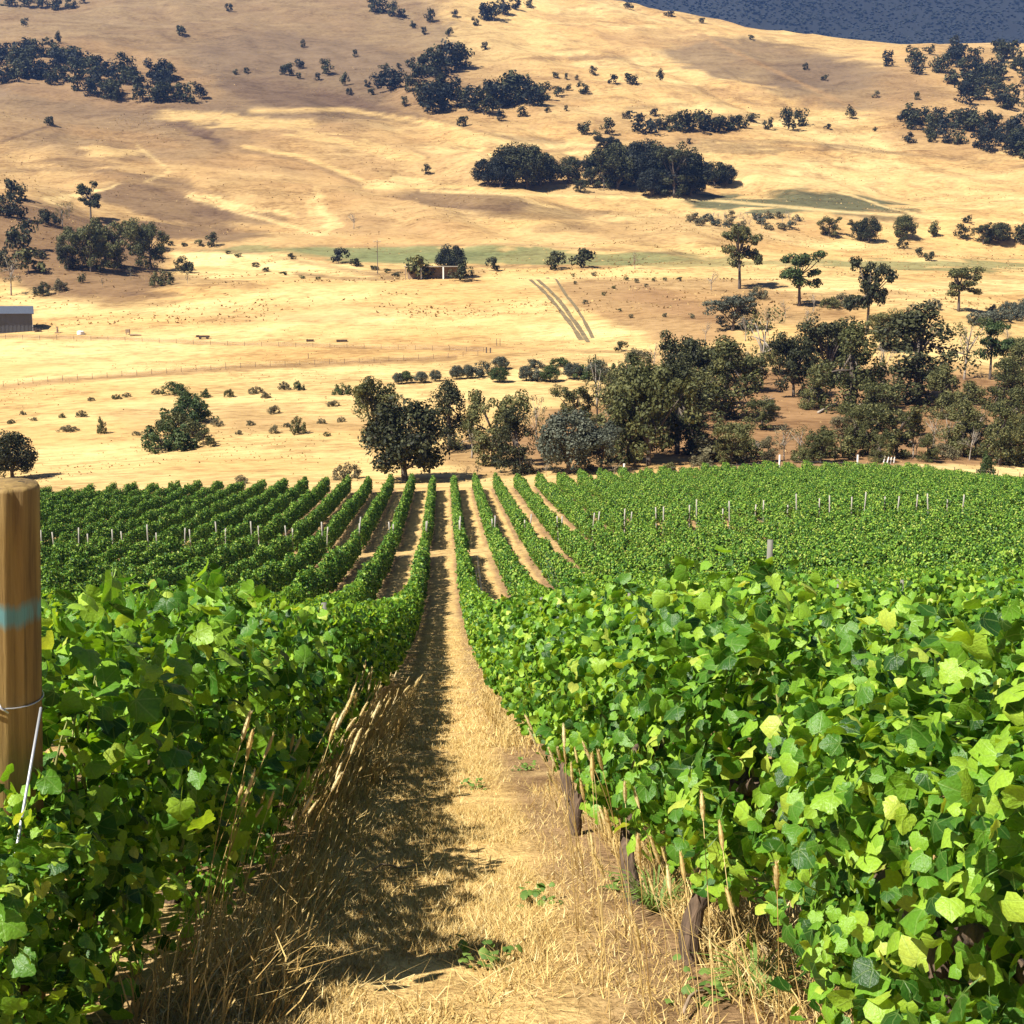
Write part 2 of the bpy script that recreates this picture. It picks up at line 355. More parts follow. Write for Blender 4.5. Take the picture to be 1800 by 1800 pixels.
# ------------------------------------------------------------------ ground cover colours, with cloud shade and fold relief painted in
ROW0, ROWS = 1.0, 2.3                        # first row right of the path; spacing of the vine rows
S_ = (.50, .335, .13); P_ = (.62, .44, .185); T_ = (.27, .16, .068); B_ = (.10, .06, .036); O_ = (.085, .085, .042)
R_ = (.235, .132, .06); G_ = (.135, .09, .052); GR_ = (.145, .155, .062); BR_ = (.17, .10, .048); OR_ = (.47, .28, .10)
PATCH = [  # px, py, rx, ry, angle deg, colour, strength
    (950, 190, 1150, 230, 0, T_, .24), (380, 310, 500, 160, -6, T_, .56), (300, 60, 620, 170, -4, G_, .8), (150, 210, 330, 70, -6, G_, .55), (560, 130, 240, 70, -8, G_, .7), (520, 168, 140, 24, -8, B_, .55), (650, 190, 90, 18, -14, B_, .45),  # upper-left grey-brown patches: cloud shade painted into the pasture colour
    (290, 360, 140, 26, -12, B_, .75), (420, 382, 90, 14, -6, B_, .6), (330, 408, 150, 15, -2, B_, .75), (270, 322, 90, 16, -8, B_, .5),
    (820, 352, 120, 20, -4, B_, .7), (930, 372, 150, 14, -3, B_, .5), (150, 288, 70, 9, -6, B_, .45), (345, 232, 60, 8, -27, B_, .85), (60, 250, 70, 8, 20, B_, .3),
    (530, 232, 130, 18, 0, T_, .6), (450, 292, 120, 13, -4, T_, .55), (640, 292, 70, 18, 0, T_, .45), (230, 245, 120, 12, -8, T_, .5), (180, 310, 60, 8, -5, T_, .5),
    (640, 395, 60, 18, 0, T_, .6), (760, 400, 60, 10, 0, T_, .4), (980, 420, 220, 20, 0, T_, .3), (1250, 405, 260, 26, 0, T_, .45), (1000, 400, 60, 10, 0, B_, .35),
    (420, 212, 150, 12, -4, S_, .7), (620, 255, 130, 9, -12, S_, .6), (200, 265, 60, 9, 0, S_, .6), (700, 320, 60, 7, 0, P_, .5), (110, 350, 90, 7, 16, P_, .7), (430, 360, 100, 5, -14, P_, .5),
    (880, 60, 90, 120, 30, S_, .5), (570, 370, 14, 45, 8, P_, .35),
    (1350, 112, 190, 42, -8, G_, .8), (1500, 150, 160, 46, -6, G_, .75), (1150, 66, 90, 18, 0, T_, .5), (1000, 101, 130, 5, 3, T_, .7), (1300, 260, 220, 7, 0, B_, .45), (1330, 168, 160, 6, -4, T_, .6),
    (1690, 170, 160, 100, 0, T_, .6), (1700, 240, 160, 40, 0, T_, .5), (1150, 225, 160, 30, 0, T_, .5), (1010, 310, 220, 40, 0, T_, .4), (860, 170, 180, 60, 0, T_, .5), (160, 130, 220, 60, -8, T_, .5),
    (1310, 359, 112, 12, -3, O_, .95), (1480, 358, 125, 20, -9, O_, .95), (1560, 383, 120, 8, -2, T_, .5),
    (700, 443, 230, 14, 0, GR_, .9), (900, 452, 330, 13, 0, GR_, .85), (420, 441, 70, 5, 0, GR_, .7), (1250, 462, 250, 8, 0, GR_, .6), (1650, 466, 220, 9, 0, GR_, .75),
    (700, 480, 160, 7, 0, BR_, .5), (950, 470, 160, 4, 0, BR_, .6), (480, 466, 190, 16, -6, P_, .9), (360, 495, 110, 8, -4, T_, .6),
    (90, 440, 230, 82, -14, BR_, .95),
    (1140, 545, 160, 48, -14, R_, .75), (1300, 530, 220, 42, -4, R_, .6), (1330, 480, 300, 9, 0, S_, .8), (1600, 505, 260, 12, 0, P_, .7), (1500, 520, 150, 8, 0, T_, .5), (1700, 580, 150, 20, 0, S_, .7),
    (1500, 740, 460, 105, 0, R_, .95), (1230, 650, 120, 50, 0, R_, .5), (1030, 775, 150, 62, 0, R_, .8), (880, 800, 110, 40, 0, R_, .6), (1300, 620, 160, 20, 0, S_, .4), (1650, 828, 220, 12, 0, P_, .8),
    (250, 565, 260, 14, 0, OR_, .6), (500, 545, 300, 16, 0, T_, .25), (820, 560, 120, 50, 0, OR_, .4), (560, 560, 80, 10, 0, T_, .4), (270, 516, 60, 5, -3, B_, .5), (400, 560, 60, 10, 0, T_, .3),
    (330, 735, 150, 34, 0, T_, .35), (540, 745, 160, 13, 0, T_, .5), (460, 720, 90, 20, 0, T_, .3), (150, 620, 300, 18, 0, P_, .4), (150, 800, 160, 20, 0, P_, .4), (450, 820, 200, 14, 0, OR_, .5),
    (1000, 640, 220, 16, 0, T_, .25),
]
LINES = [  # px polyline, half width, colour, strength
    ([(0, 682), (120, 668), (300, 655), (450, 645), (620, 638), (800, 628)], 4.5, T_, .8), ([(0, 590), (200, 595), (400, 604), (620, 610), (860, 616)], 3, T_, .6),
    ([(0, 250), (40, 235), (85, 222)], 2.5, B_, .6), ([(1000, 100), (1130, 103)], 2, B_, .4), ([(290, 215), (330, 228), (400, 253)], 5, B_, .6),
    ([(520, 480), (600, 490), (700, 490)], 3, BR_, .6), ([(740, 335), (1000, 345), (1230, 350)], 3, P_, .6), ([(1230, 350), (1480, 372), (1800, 392)], 2.5, P_, .6),
    ([(560, 340), (575, 400)], 8, P_, .25), ([(1500, 345), (1560, 365), (1640, 385)], 2, P_, .7),
    ([(690, 605), (1060, 618), (1300, 630)], 2.5, T_, .5), ([(540, 432), (900, 430), (1200, 446)], 2, BR_, .5), ([(300, 436), (450, 446), (690, 488)], 3, BR_, .5), ([(430, 258), (530, 275), (640, 318)], 4, S_, .8), ([(425, 264), (530, 283), (640, 326)], 4, B_, .35), ([(600, 178), (740, 205), (880, 242), (990, 250)], 5, B_, .45),  # pale crest and dark gully lines put the folds' relief shading into the colour
    ([(440, 195), (600, 192), (760, 216), (900, 250)], 4, S_, .7), ([(0, 150), (120, 165), (260, 190), (420, 188)], 4, B_, .3), ([(1190, 246), (1400, 250), (1560, 268), (1800, 292)], 3, B_, .45), ([(900, 132), (1100, 150), (1300, 158)], 3, T_, .6),
    ([(1100, 190), (1300, 178), (1500, 196)], 3, B_, .35), ([(900, 270), (1010, 262), (1230, 250)], 3, T_, .7), ([(0, 300), (140, 296), (260, 312), (400, 345)], 4, B_, .35), ([(240, 255), (300, 300), (260, 320)], 3, P_, .4), ([(640, 330), (800, 328), (960, 340)], 3, S_, .8),
    ([(330, 345), (440, 378), (560, 412)], 3, P_, .6), ([(1230, 60), (1330, 110), (1500, 190)], 3, T_, .6), ([(940, 20), (1060, 60), (1120, 120)], 4, T_, .4)]
def lerp_col(C, col, w): C += (np.asarray(col) - C) * w[:, None]
def cover(X, Y, Z):
    n = len(X); C = np.tile(np.array(S_), (n, 1)); D, L = DL(X, Y)
    PX, PY = project(X, Y, Z)
    far = (D > 128) & (PX > -700) & (PX < 2500); i = np.nonzero(far)[0]
    x, y = X[i], Y[i]
    g = np.clip((D[i] - 150) / 500, .25, 1.3)
    jx = fbm(x / 14 + 5, y / 14, 5) * 34; jy = fbm(x / 18 + 50, y / 9 + 9, 5) * 11
    px = PX[i] + jx; py = PY[i] + jy; c = C[i]
    n1 = fbm(x / 40 + 11, y / 22 + 4, 4); n2 = fbm(x / 9 + 1, y / 6 + 7, 3)
    lerp_col(c, OR_, np.clip(n1 * 1.5, 0, .7)); lerp_col(c, P_, np.clip(-n1 * 1.6, 0, .7)); lerp_col(c, T_, np.clip(n2 * 1.3 - .15, 0, .45) * g)
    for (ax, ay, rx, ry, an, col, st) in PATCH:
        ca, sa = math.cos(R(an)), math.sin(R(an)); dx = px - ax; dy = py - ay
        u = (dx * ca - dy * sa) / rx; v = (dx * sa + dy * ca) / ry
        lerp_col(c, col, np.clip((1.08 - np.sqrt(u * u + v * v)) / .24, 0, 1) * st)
    px2 = PX[i] + jx * .15; py2 = PY[i] + jy * .15
    for pts, hw, col, st in LINES:
        d = np.full(len(i), 1e9)
        for (x0, y0), (x1, y1) in zip(pts, pts[1:]):
            q = np.clip(((px2 - x0) * (x1 - x0) + (py2 - y0) * (y1 - y0)) / ((x1 - x0)**2 + (y1 - y0)**2), 0, 1)
            d = np.minimum(d, np.hypot(px2 - x0 - q * (x1 - x0), py2 - y0 - q * (y1 - y0)))
        lerp_col(c, col, np.clip(1.5 - d / hw, 0, 1) * st)
    C[i] = c
    j = np.nonzero(D <= 134)[0]; x, y = X[j], Y[j]
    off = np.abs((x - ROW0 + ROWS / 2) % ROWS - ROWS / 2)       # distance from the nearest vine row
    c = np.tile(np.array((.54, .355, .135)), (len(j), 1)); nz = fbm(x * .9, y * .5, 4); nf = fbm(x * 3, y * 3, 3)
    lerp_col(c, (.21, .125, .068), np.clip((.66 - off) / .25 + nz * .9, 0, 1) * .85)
    lerp_col(c, (.63, .45, .19), np.clip(nz + nf * .6, 0, 1) * .8)
    gap = np.clip(1.4 - np.abs(y - 81) / 3, 0, 1); lerp_col(c, (.46, .31, .125), gap * .8)
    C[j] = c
    return C

# ------------------------------------------------------------------ terrain sheets
def steps(a, b, s0, gr=1.0):
    out = [a]; s = s0
    while out[-1] < b: out.append(out[-1] + s); s *= gr
    return out[:-1] + [b]
xs = steps(0, 7, .2) + steps(7, 34, .5)[1:] + steps(34, 270, 1.7)[1:] + steps(270, 2600, 12, 1.18)[1:]
xs = np.array([-v for v in xs[:0:-1]] + xs)
PATH_X = (-.6, .6)
ys = np.array(steps(-400, -12, 40)[:-1] + steps(-12, 0, 1)[:-1] + steps(0, 14, .16)[:-1] + steps(14, 46, .5)[:-1] + steps(46, 134, 1.2)[:-1] + steps(134, 700, 1.7)[:-1] + steps(700, 1300, 5)[:-1] + steps(1300, 2600, 30, 1.1))
def sheet(name, ya, yb, xa, xb, mat, label):
    xk = xs[(xs >= xa - 1e-6) & (xs <= xb + 1e-6)]; yk = ys[(ys >= ya - 1e-6) & (ys <= yb + 1e-6)]
    GX, GY = np.meshgrid(xk, yk); X, Y = GX.ravel(), GY.ravel(); Z = height(X, Y)
    C = cover(X, Y, Z); w = len(xk); h = len(yk)
    k = (np.arange(h - 1)[:, None] * w + np.arange(w - 1)[None]).ravel()
    q = np.stack([k, k + 1, k + w + 1, k + w], 1)
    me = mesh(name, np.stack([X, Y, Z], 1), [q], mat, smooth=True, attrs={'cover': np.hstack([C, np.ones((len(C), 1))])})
    return tag(obj(name, me), label, None, None, 'structure')
YV = float(ys[np.argmin(np.abs(ys - 134))]); YH = float(ys[np.argmin(np.abs(ys - 400))]); YE = float(ys[-1])
xl = float(xs[np.argmin(np.abs(xs - PATH_X[0]))]); xr = float(xs[np.argmin(np.abs(xs - PATH_X[1]))]); XE = float(xs[-1])
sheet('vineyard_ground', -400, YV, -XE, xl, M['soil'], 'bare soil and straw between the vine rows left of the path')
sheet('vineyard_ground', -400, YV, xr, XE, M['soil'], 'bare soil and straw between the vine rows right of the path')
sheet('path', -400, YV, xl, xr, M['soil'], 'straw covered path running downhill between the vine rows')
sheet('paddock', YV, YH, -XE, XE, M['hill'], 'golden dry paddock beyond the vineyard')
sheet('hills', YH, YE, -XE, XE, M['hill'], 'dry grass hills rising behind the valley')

# far mountain and its forest, top of the frame
def mountain_z(X, Y):
    D, L = DL(X, Y)
    t = np.clip((D - 1950) / 1000, 0, 1)
    return z_of(1950, 140) - 30 + (t * t * (3 - 2 * t)) * 690 + np.clip(t * 4, 0, 1) * (38 * fbm(X / 330, Y / 330, 4) + 10 * fbm(X / 60, Y / 60, 3))
mx_ = np.linspace(-2300, 2500, 150); my_ = np.linspace(1900, 3300, 60)
GX, GY = np.meshgrid(mx_, my_); X, Y = GX.ravel(), GY.ravel(); w = len(mx_)
k = (np.arange(len(my_) - 1)[:, None] * w + np.arange(w - 1)[None]).ravel()
M['mountain'] = simple_mat('mountain_forest_floor', (.008, .010, .009), .35, .02, .95, bump=0)
tag(obj('mountain', mesh('mountain', np.stack([X, Y, mountain_z(X, Y)], 1), [np.stack([k, k + 1, k + w + 1, k + w], 1)], M['mountain'], smooth=True)), 'blue wooded mountain behind the golden hills', None, None, 'structure')
rng = np.random.default_rng(11)
n = 42000
D = 1960 + 900 * rng.random(n)**.9; L = (rng.random(n) * 1500 - 200) / F * D
X, Y = XY(D, L); Z = mountain_z(X, Y)
tv = np.array([(1, 0, .35), (0, 1, .35), (-1, 0, .35), (0, -1, .35), (0, 0, 1.15), (0, 0, -.2)]); tf = np.array([(0, 1, 4), (1, 2, 4), (2, 3, 4), (3, 0, 4), (1, 0, 5), (2, 1, 5), (3, 2, 5), (0, 3, 5)])
sc = 2.0 + 1.8 * rng.random(n); a = rng.random(n) * 6.28
V = tv[None] * np.stack([sc, sc, sc * 1.0], 1)[:, None] * (1 + .35 * (rng.random((n, 6, 1)) - .5))
ca, sa = np.cos(a)[:, None], np.sin(a)[:, None]
V = np.stack([V[..., 0] * ca - V[..., 1] * sa, V[..., 0] * sa + V[..., 1] * ca, V[..., 2]], 2) + np.stack([X, Y, Z], 1)[:, None]
tag(obj('forest', mesh('forest', V.reshape(-1, 3), [(tf[None] + (np.arange(n) * 6)[:, None, None]).reshape(-1, 3)], [M['blue'], M['olive']], np.repeat((D < 2090 + 60 * rng.random(n)).astype(int), 8), attrs={'tint': np.repeat(rng.random(n), 6)})), 'dark forest covering the far blue mountain', None, None, 'stuff')

# ------------------------------------------------------------------ leaves and vines
def leaf_template(detail, curl, fold):
    if detail == 2: half = [(.10, -.09), (.24, -.17), (.38, -.15), (.50, -.04), (.53, .10), (.60, .20), (.49, .30), (.58, .42), (.50, .55), (.38, .62), (.34, .75), (.20, .85), (.12, .96)]
    elif detail == 1: half = [(.28, -.14), (.58, .14), (.56, .5), (.26, .78)]
    else: half = [(.45, .1), (.42, .6)]
    out = [(0, 0)] + half + [(0, 1.0)] + [(-x, y) for x, y in half[::-1]]
    P = np.array([(0, .36)] + out, float)
    z = -fold * np.abs(P[:, 0]) - curl * (P[:, 1] - .3)**2 + .06 * np.sin(P[:, 0] * 9 + P[:, 1] * 5)
    V = np.stack([P[:, 0], P[:, 1], z], 1); k = len(out)
    T = [(0, 1 + i, 1 + (i + 1) % k) for i in range(k)]
    if detail == 2:                                              # leaf stalk
        V = np.vstack([V, [(-.014, 0, 0), (.014, 0, 0), (.02, -.35, -.05), (0, -.75, -.22)]]); T += [(k + 1, k + 3, k + 2), (k + 1, k + 4, k + 3)]
    return V, np.array(T)
def frames(rng, P, out, up=.35, jit=.95, size=(.085, .15), droop=.7):
    """rotation matrices (n,3,3) whose columns are leaf x, tip direction and normal"""
    n = len(P)
    nn = out + np.array([0, 0, up]) + rng.normal(0, jit, (n, 3)); nn /= np.linalg.norm(nn, axis=1)[:, None]
    tip = np.array([0, 0, -droop]) + out * .5 + rng.normal(0, .6, (n, 3))
    tip -= nn * (tip * nn).sum(1)[:, None]; tip /= np.linalg.norm(tip, axis=1)[:, None] + 1e-9
    xx = np.cross(tip, nn)
    s = size[0] + (size[1] - size[0]) * rng.random(n)**1.3
    return np.stack([xx, tip, nn], 2), s
def canopy_points(rng, n, length, lo, hi, hw, shell=.5):
    """leaf positions through the body of a trellised vine; returns positions and outward directions"""
    y = (rng.random(n) - .5) * length
    th = rng.random(n) * 2 * np.pi; r = shell + (1 - shell) * rng.random(n)**.7
    ph = rng.random() * 9
    bul = 1 + .22 * np.sin(y * 5.1 + ph) + .18 * np.sin(y * 11 + 2 * ph)
    mid = (lo + hi) / 2; hh = (hi - lo) / 2
    ct, st = np.cos(th), np.sin(th); bx_ = np.sign(ct) * np.abs(ct)**.5; bz_ = np.sign(st) * np.abs(st)**.62   # hedge-like section
    x = bx_ * r * hw * bul * .92; z = mid + bz_ * r * hh * (1 + .12 * np.sin(y * 7 + ph))
    x = np.sign(x) * np.minimum(np.abs(x), hw * 1.4)
    out = np.stack([np.sign(ct) * np.abs(ct)**1.2, rng.normal(0, .15, n), np.sign(st) * np.abs(st)**1.4 * .8], 1)
    m = rng.random(n) < .13                                       # shoots standing out of the top
    z[m] = hi + rng.random(m.sum())**1.8 * .28; x[m] *= .5
    return np.stack([x, y, z], 1), out
def foliage_mesh(name, seed, n, length, lo, hi, hw, detail, size, mat, shell=.5, up=.35, jit=.95):
    rng = np.random.default_rng(seed)
    P, out = canopy_points(rng, n, length, lo, hi, hw, shell); Rm, s = frames(rng, P, out, up, jit, size=size)
    Vs, Ts, tint, uv = [], [], [], []; c = 0
    var = rng.integers(0, 3, n)
    for v in range(3):
        tv, tt = leaf_template(detail, (.25, .5, .1)[v], (.25, .05, .5)[v]); i = np.nonzero(var == v)[0]
        V = np.einsum('nij,kj->nki', Rm[i], tv) * s[i][:, None, None] + P[i][:, None]
        Vs.append(V.reshape(-1, 3)); Ts.append((tt[None] + (np.arange(len(i)) * len(tv))[:, None, None]).reshape(-1, 3) + c); c += V.shape[0] * V.shape[1]
        tint.append(np.repeat(rng.random(len(i)), len(tv))); uv.append(np.tile(tv, (len(i), 1)))
    return mesh(name, np.vstack(Vs), [np.vstack(Ts)], mat, smooth=detail > 0, attrs={'tint': np.concatenate(tint), 'leaf_uv': np.vstack(uv)})
def vine_trunk(seed, length):
    rng = random.Random(seed); mb = MB(); P = []
    lean = rng.uniform(-.2, .2); px_ = rng.uniform(-.05, .05)
    for i in range(15):
        t = i / 14; P.append((px_ * (1 - t) + .06 * math.sin(t * 6 + seed * 1.7), lean * (1 - t) * 2 + .07 * math.cos(t * 5 + seed * 2), -.06 + t * .78))
    mb.tube(P, [.05 - .014 * i / 14 + rng.uniform(-.013, .014) for i in range(15)], 9)
    nr_ = np.random.default_rng(seed); mb.V[-1] = mb.V[-1] + nr_.normal(0, .006, mb.V[-1].shape)
    for sg in (-1, 1):
        Q = [(P[13][0], P[13][1], P[13][2] - .03)]
        for i in range(1, 7): Q.append((.03 * math.sin(i + seed), sg * length * .5 * i / 6, .70 + .03 * math.sin(i * 2 + seed)))
        mb.tube(Q, [.034 - .003 * i for i in range(7)], 6)
    return mb.mesh('trunk', M['bark'], True)
def cane_mesh(seed, length, hi):
    rng = random.Random(seed); mb = MB()
    for i in range(11):
        y = (i / 10 - .5) * length * .95; x = rng.uniform(-.05, .05); dx = rng.uniform(-.16, .16); dy = rng.uniform(-.15, .15); top = hi + rng.uniform(-.1, .22)
        mb.tube([(x + dx * t, y + dy * t, .7 + (top - .7) * t + .05 * math.sin(3 * t)) for t in (0, .35, .7, 1)], [.006, .005, .004, .0025], 5)
    return mb.mesh('cane', M['cane'], True)
VL = 1.5
N_NEAR = 4
near_inner = [foliage_mesh('foliage', 100 + i, 1200, VL, .42, 1.22, .28, 1, (.04, .085), M['vine'], .15) for i in range(N_NEAR)]
near_shell = [foliage_mesh('outer_foliage', 170 + i, 950, VL, .40, 1.3, .38, 1, (.026, .066), M['vine'], .72) for i in range(5)]
near_skirt = [foliage_mesh('low_foliage', 150 + i, 800, VL, .04, .62, .38, 1, (.03, .078), M['vine'], .3) for i in range(3)]
mid_fol = [foliage_mesh('foliage', 200 + i, 2000, VL, .30, 1.30, .35, 1, (.04, .095), M['vine'], .35, .3, .75) for i in range(5)]
far_fol = [foliage_mesh('foliage', 300 + i, 900, VL + .1, .3, 1.66, .33, 0, (.09, .155), M['vine_far'], .3, .15, .5) for i in range(6)]
trunks = [vine_trunk(i, VL) for i in range(5)]; canes = [cane_mesh(40 + i, VL, 1.0) for i in range(4)]
leaf_me = []
for i in range(6):
    tv, tt = leaf_template(2, (.25, .5, .1, .4, -.1, .3)[i], (.3, .05, .5, .2, .35, -.15)[i])
    leaf_me.append(mesh('leaf', tv, [tt], M['vine'], smooth=True, attrs={'leaf_uv': tv}))

Y_A, Y_GAP0, Y_GAP1, Y_END = 2.2, 79.4, 82.9, 132.0
vines = []
for k in range(-32, 30):
    rx = ROW0 + ROWS * k; y0 = {0: 2.35, -1: 4.1, 1: 2.5}.get(k, 3.6); i = 0
    if k == -1: vines.append((3.2, k, rx + .06, 3.02, 0))
    for a, b in ((y0, Y_GAP0), (Y_GAP1, Y_END)):
        y = a
        while y + VL * .5 < b:
            D, L = DL(rx, y); i += 1
            if D > .8 and abs(L) < .60 * D + 1.6: vines.append((math.hypot(rx, y), k, rx, y, i))
            y += VL
def in_frame(rx, y):
    D, L = DL(rx, y); return abs(L) < .425 * D + .9
vines.sort(key=lambda v: v[0])
solo = [v for v in vines if in_frame(v[2], v[3])][:300]
solo_set = set((v[1], v[4]) for v in solo)
row_count = {}
for v in sorted(solo, key=lambda v: v[3]):
    row_count.setdefault(v[1], []).append(v[4])
LEAF_PARTS_D = 11.5
rng = np.random.default_rng(77); rnd = random.Random(9)
GV = 'grapevines growing in trellised rows'
for dist, k, rx, y, i in solo:
    z = h1(rx, y); slope = math.atan((h1(rx, y + .7) - h1(rx, y - .7)) / 1.4)
    side = 'right' if k >= 0 else 'left'; rn = k + 1 if k >= 0 else -k
    sc = .58 if (k == -1 and i == 0) else .86 if (k == 0 and y < 3.4) else .95 if (k in (0, -1) and y < 5.5) else rnd.uniform(.95, 1.06)
    t = empty('grapevine', (rx + (.14 if k == 0 and y < 3.4 else .05 if k == 0 and y < 5 else 0), y, z), (slope * .9, 0, 0), sc)
    od = ordinal(row_count[k].index(i) + 1)
    rowtxt = f'the row beside the path on its {side}' if rn == 1 else f'the {ordinal(rn)} row {side} of the path'
    tag(t, f'{od} grapevine counting downhill in {rowtxt}', 'grapevine', GV)
    to = obj('trunk', trunks[rnd.randrange(5)], t)
    if k == 0 and y < 9: to.location = (-.15, 0, 0); to.scale = (.85, .85, 1.08); to.rotation_euler = (0, .16, rnd.uniform(-.3, .3))
    if dist < LEAF_PARTS_D:
        o = obj('foliage', near_inner[rnd.randrange(N_NEAR)], t); o['kind'] = 'stuff'
        if y < 3.4 and k >= 0: o = obj('outer_foliage', near_shell[rnd.randrange(5)], t); o['kind'] = 'stuff'; o.rotation_euler = (0, 0, math.pi)
        if k != -1 or y > 9: o = obj('outer_foliage', near_shell[rnd.randrange(5)], t); o['kind'] = 'stuff'
        if k == -1: o = obj('low_foliage', near_skirt[rnd.randrange(3)], t); o['kind'] = 'stuff'
        obj('cane', canes[rnd.randrange(4)], t)
        P, out = canopy_points(rng, 298, VL + .15, (.58 if k == 0 and y < 7 else .46 if k == 0 and y < 9 else .36), 1.28, .46 if k == -1 else .38, .75)
        flip = (rng.random(len(P)) < .62) & (np.sign(P[:, 0]) != (-1 if k >= 0 else 1))
        P[flip, 0] *= -1; out[flip, 0] *= -1                       # more leaves on the face turned to the path
        Rm, s = frames(rng, P, out, size=(.036, .086))
        if k == -1 and y > 3.4: s = s * 1.25
        if y < 3.4: s = s * (.85 if k == 0 else 1.35)
        for q in range(len(P)):
            lo = bpy.data.objects.new('leaf', leaf_me[q % 6]); COL.objects.link(lo); lo.parent = t
            m4 = Matrix(Rm[q].tolist()).to_4x4() @ Matrix.Diagonal((s[q], s[q], s[q], 1)); m4.translation = P[q]
            lo.matrix_local = m4
    else:
        o = obj('foliage', mid_fol[rnd.randrange(5)], t); o['kind'] = 'stuff'
        if rnd.random() < .5: o.rotation_euler = (0, 0, math.pi)

# the rest of the vineyard, one mass, on points
rest = [v for v in vines if (v[1], v[4]) not in solo_set]
src = bpy.data.collections.new('vine_sources')
for i, me in enumerate(far_fol + mid_fol[:2]):
    so = bpy.data.objects.new('vine_source_%02d' % i, me); src.objects.link(so)
PX_ = np.array([(v[2], v[3]) for v in rest]); Zr = height(PX_[:, 0], PX_[:, 1])
sl = np.arctan((height(PX_[:, 0], PX_[:, 1] + .7) - height(PX_[:, 0], PX_[:, 1] - .7)) / 1.4)
nr = len(rest); flip = rng.random(nr) < .5
me = bpy.data.meshes.new('grapevines'); me.vertices.add(nr); me.vertices.foreach_set('co', np.stack([PX_[:, 0] + rng.normal(0, .03, nr), PX_[:, 1], Zr], 1).astype(np.float32).ravel())
for nm, tp, arr in (('rot', 'FLOAT_VECTOR', np.stack([sl * .9 * np.where(flip, -1, 1), np.zeros(nr), np.where(flip, np.pi, 0) + rng.normal(0, .05, nr)], 1)),
                    ('scl', 'FLOAT_VECTOR', np.stack([.8 + .35 * rng.random(nr), np.full(nr, 1.04), .82 + .3 * rng.random(nr)], 1))):
    me.attributes.new(nm, tp, 'POINT').data.foreach_set('vector', arr.astype(np.float32).ravel())
dist_r = np.array([v[0] for v in rest])
me.attributes.new('pick', 'INT', 'POINT').data.foreach_set('value', np.where(dist_r < 40, 6 + rng.integers(0, 2, nr), rng.integers(0, 6, nr)).astype(np.int32))
me.materials.append(M['vine_far'])
mass = tag(obj('grapevines', me), 'mass of leafy green vine rows filling the farther vineyard', None, None, 'stuff')
ng = bpy.data.node_groups.new('vine_scatter', 'GeometryNodeTree')
ng.interface.new_socket('Geometry', in_out='INPUT', socket_type='NodeSocketGeometry'); ng.interface.new_socket('Geometry', in_out='OUTPUT', socket_type='NodeSocketGeometry')
gi = ng.nodes.new('NodeGroupInput'); go = ng.nodes.new('NodeGroupOutput'); iop = ng.nodes.new('GeometryNodeInstanceOnPoints'); ci = ng.nodes.new('GeometryNodeCollectionInfo')
ci.inputs[0].default_value = src; ci.inputs['Separate Children'].default_value = True; ci.inputs['Reset Children'].default_value = True
def named(nm, t):
    x = ng.nodes.new('GeometryNodeInputNamedAttribute'); x.data_type = t; x.inputs[0].default_value = nm; return x.outputs[0]
ng.links.new(gi.outputs[0], iop.inputs['Points']); ng.links.new(ci.outputs[0], iop.inputs['Instance']); iop.inputs['Pick Instance'].default_value = True
ng.links.new(named('pick', 'INT'), iop.inputs['Instance Index']); ng.links.new(named('rot', 'FLOAT_VECTOR'), iop.inputs['Rotation']); ng.links.new(named('scl', 'FLOAT_VECTOR'), iop.inputs['Scale'])
ng.links.new(iop.outputs[0], go.inputs[0])
md = mass.modifiers.new('scatter', 'NODES'); md.node_group = ng

# ------------------------------------------------------------------ posts and wires of the trellis
def post_mesh(hgt, rad, mat, n=9, taper=.95, seed=0):
    mb = MB(); rr = random.Random(seed)
    mb.tube([(.006 * math.sin(i * 2 + seed), .006 * math.cos(i + seed), -.25 + (hgt + .25) * i / 5) for i in range(6)], [rad * (1 - (1 - taper) * i / 5) for i in range(6)], n)
    return mb.mesh('vineyard_post', mat, True)
gap_posts = [post_mesh(2.65, .05, M['post'], 8, .92, s) for s in range(3)]; M['greypost'] = simple_mat('old_grey_post', (.17, .16, .13), .3, 6, .95, (4, 4, .6)); thin_posts = [post_mesh(1.85, .032, M['greypost'], 8, .95, s) for s in (5, 6)]
def rowname(k):
    return f"{ordinal(k + 1)} row right" if k >= 0 else f"{ordinal(-k)} row left"
for k in range(-16, 16):
    for yy, s in ((Y_GAP0 + .5, 'near side of the cross gap'), (Y_GAP1 - .6, 'far side of the cross gap')):
        x = ROW0 + ROWS * k; D, L = DL(x, yy)
        if abs(L) > .45 * D: continue
        o = obj('vineyard_post', gap_posts[(k + (yy > 80)) % 3], None, (x, yy, h1(x, yy))); o.rotation_euler = (rnd.uniform(-.09, .05), rnd.uniform(-.07, .07), rnd.random() * 6); o.scale = (1, 1, rnd.uniform(.86, 1.1) * (1 if yy < 80 else .78))
        tag(o, f"grey end post, {rowname(k)} of the path, {s}", 'post', 'end posts along the gap across the vineyard')
for k, yy, hh in ((-2, 12.9, 1.08), (1, 11.9, 1.14), (-2, 21.9, .93), (1, 21, .93), (0, 12.2, .86), (0, 21.2, .86), (-1, 12.6, .86), (-1, 21.6, .86), (2, 16.5, .93), (3, 20, .93), (-3, 17, .93)):
    x = ROW0 + ROWS * k
    o = obj('vineyard_post', thin_posts[yy > 15], None, (x, yy, h1(x, yy))); o.scale = (1, 1, hh)
    tag(o, f"slim pale trellis post among leaves, {rowname(k)} of the path, {'nearer' if yy < 15 else 'farther'}", 'post', 'slim trellis posts inside the near rows')
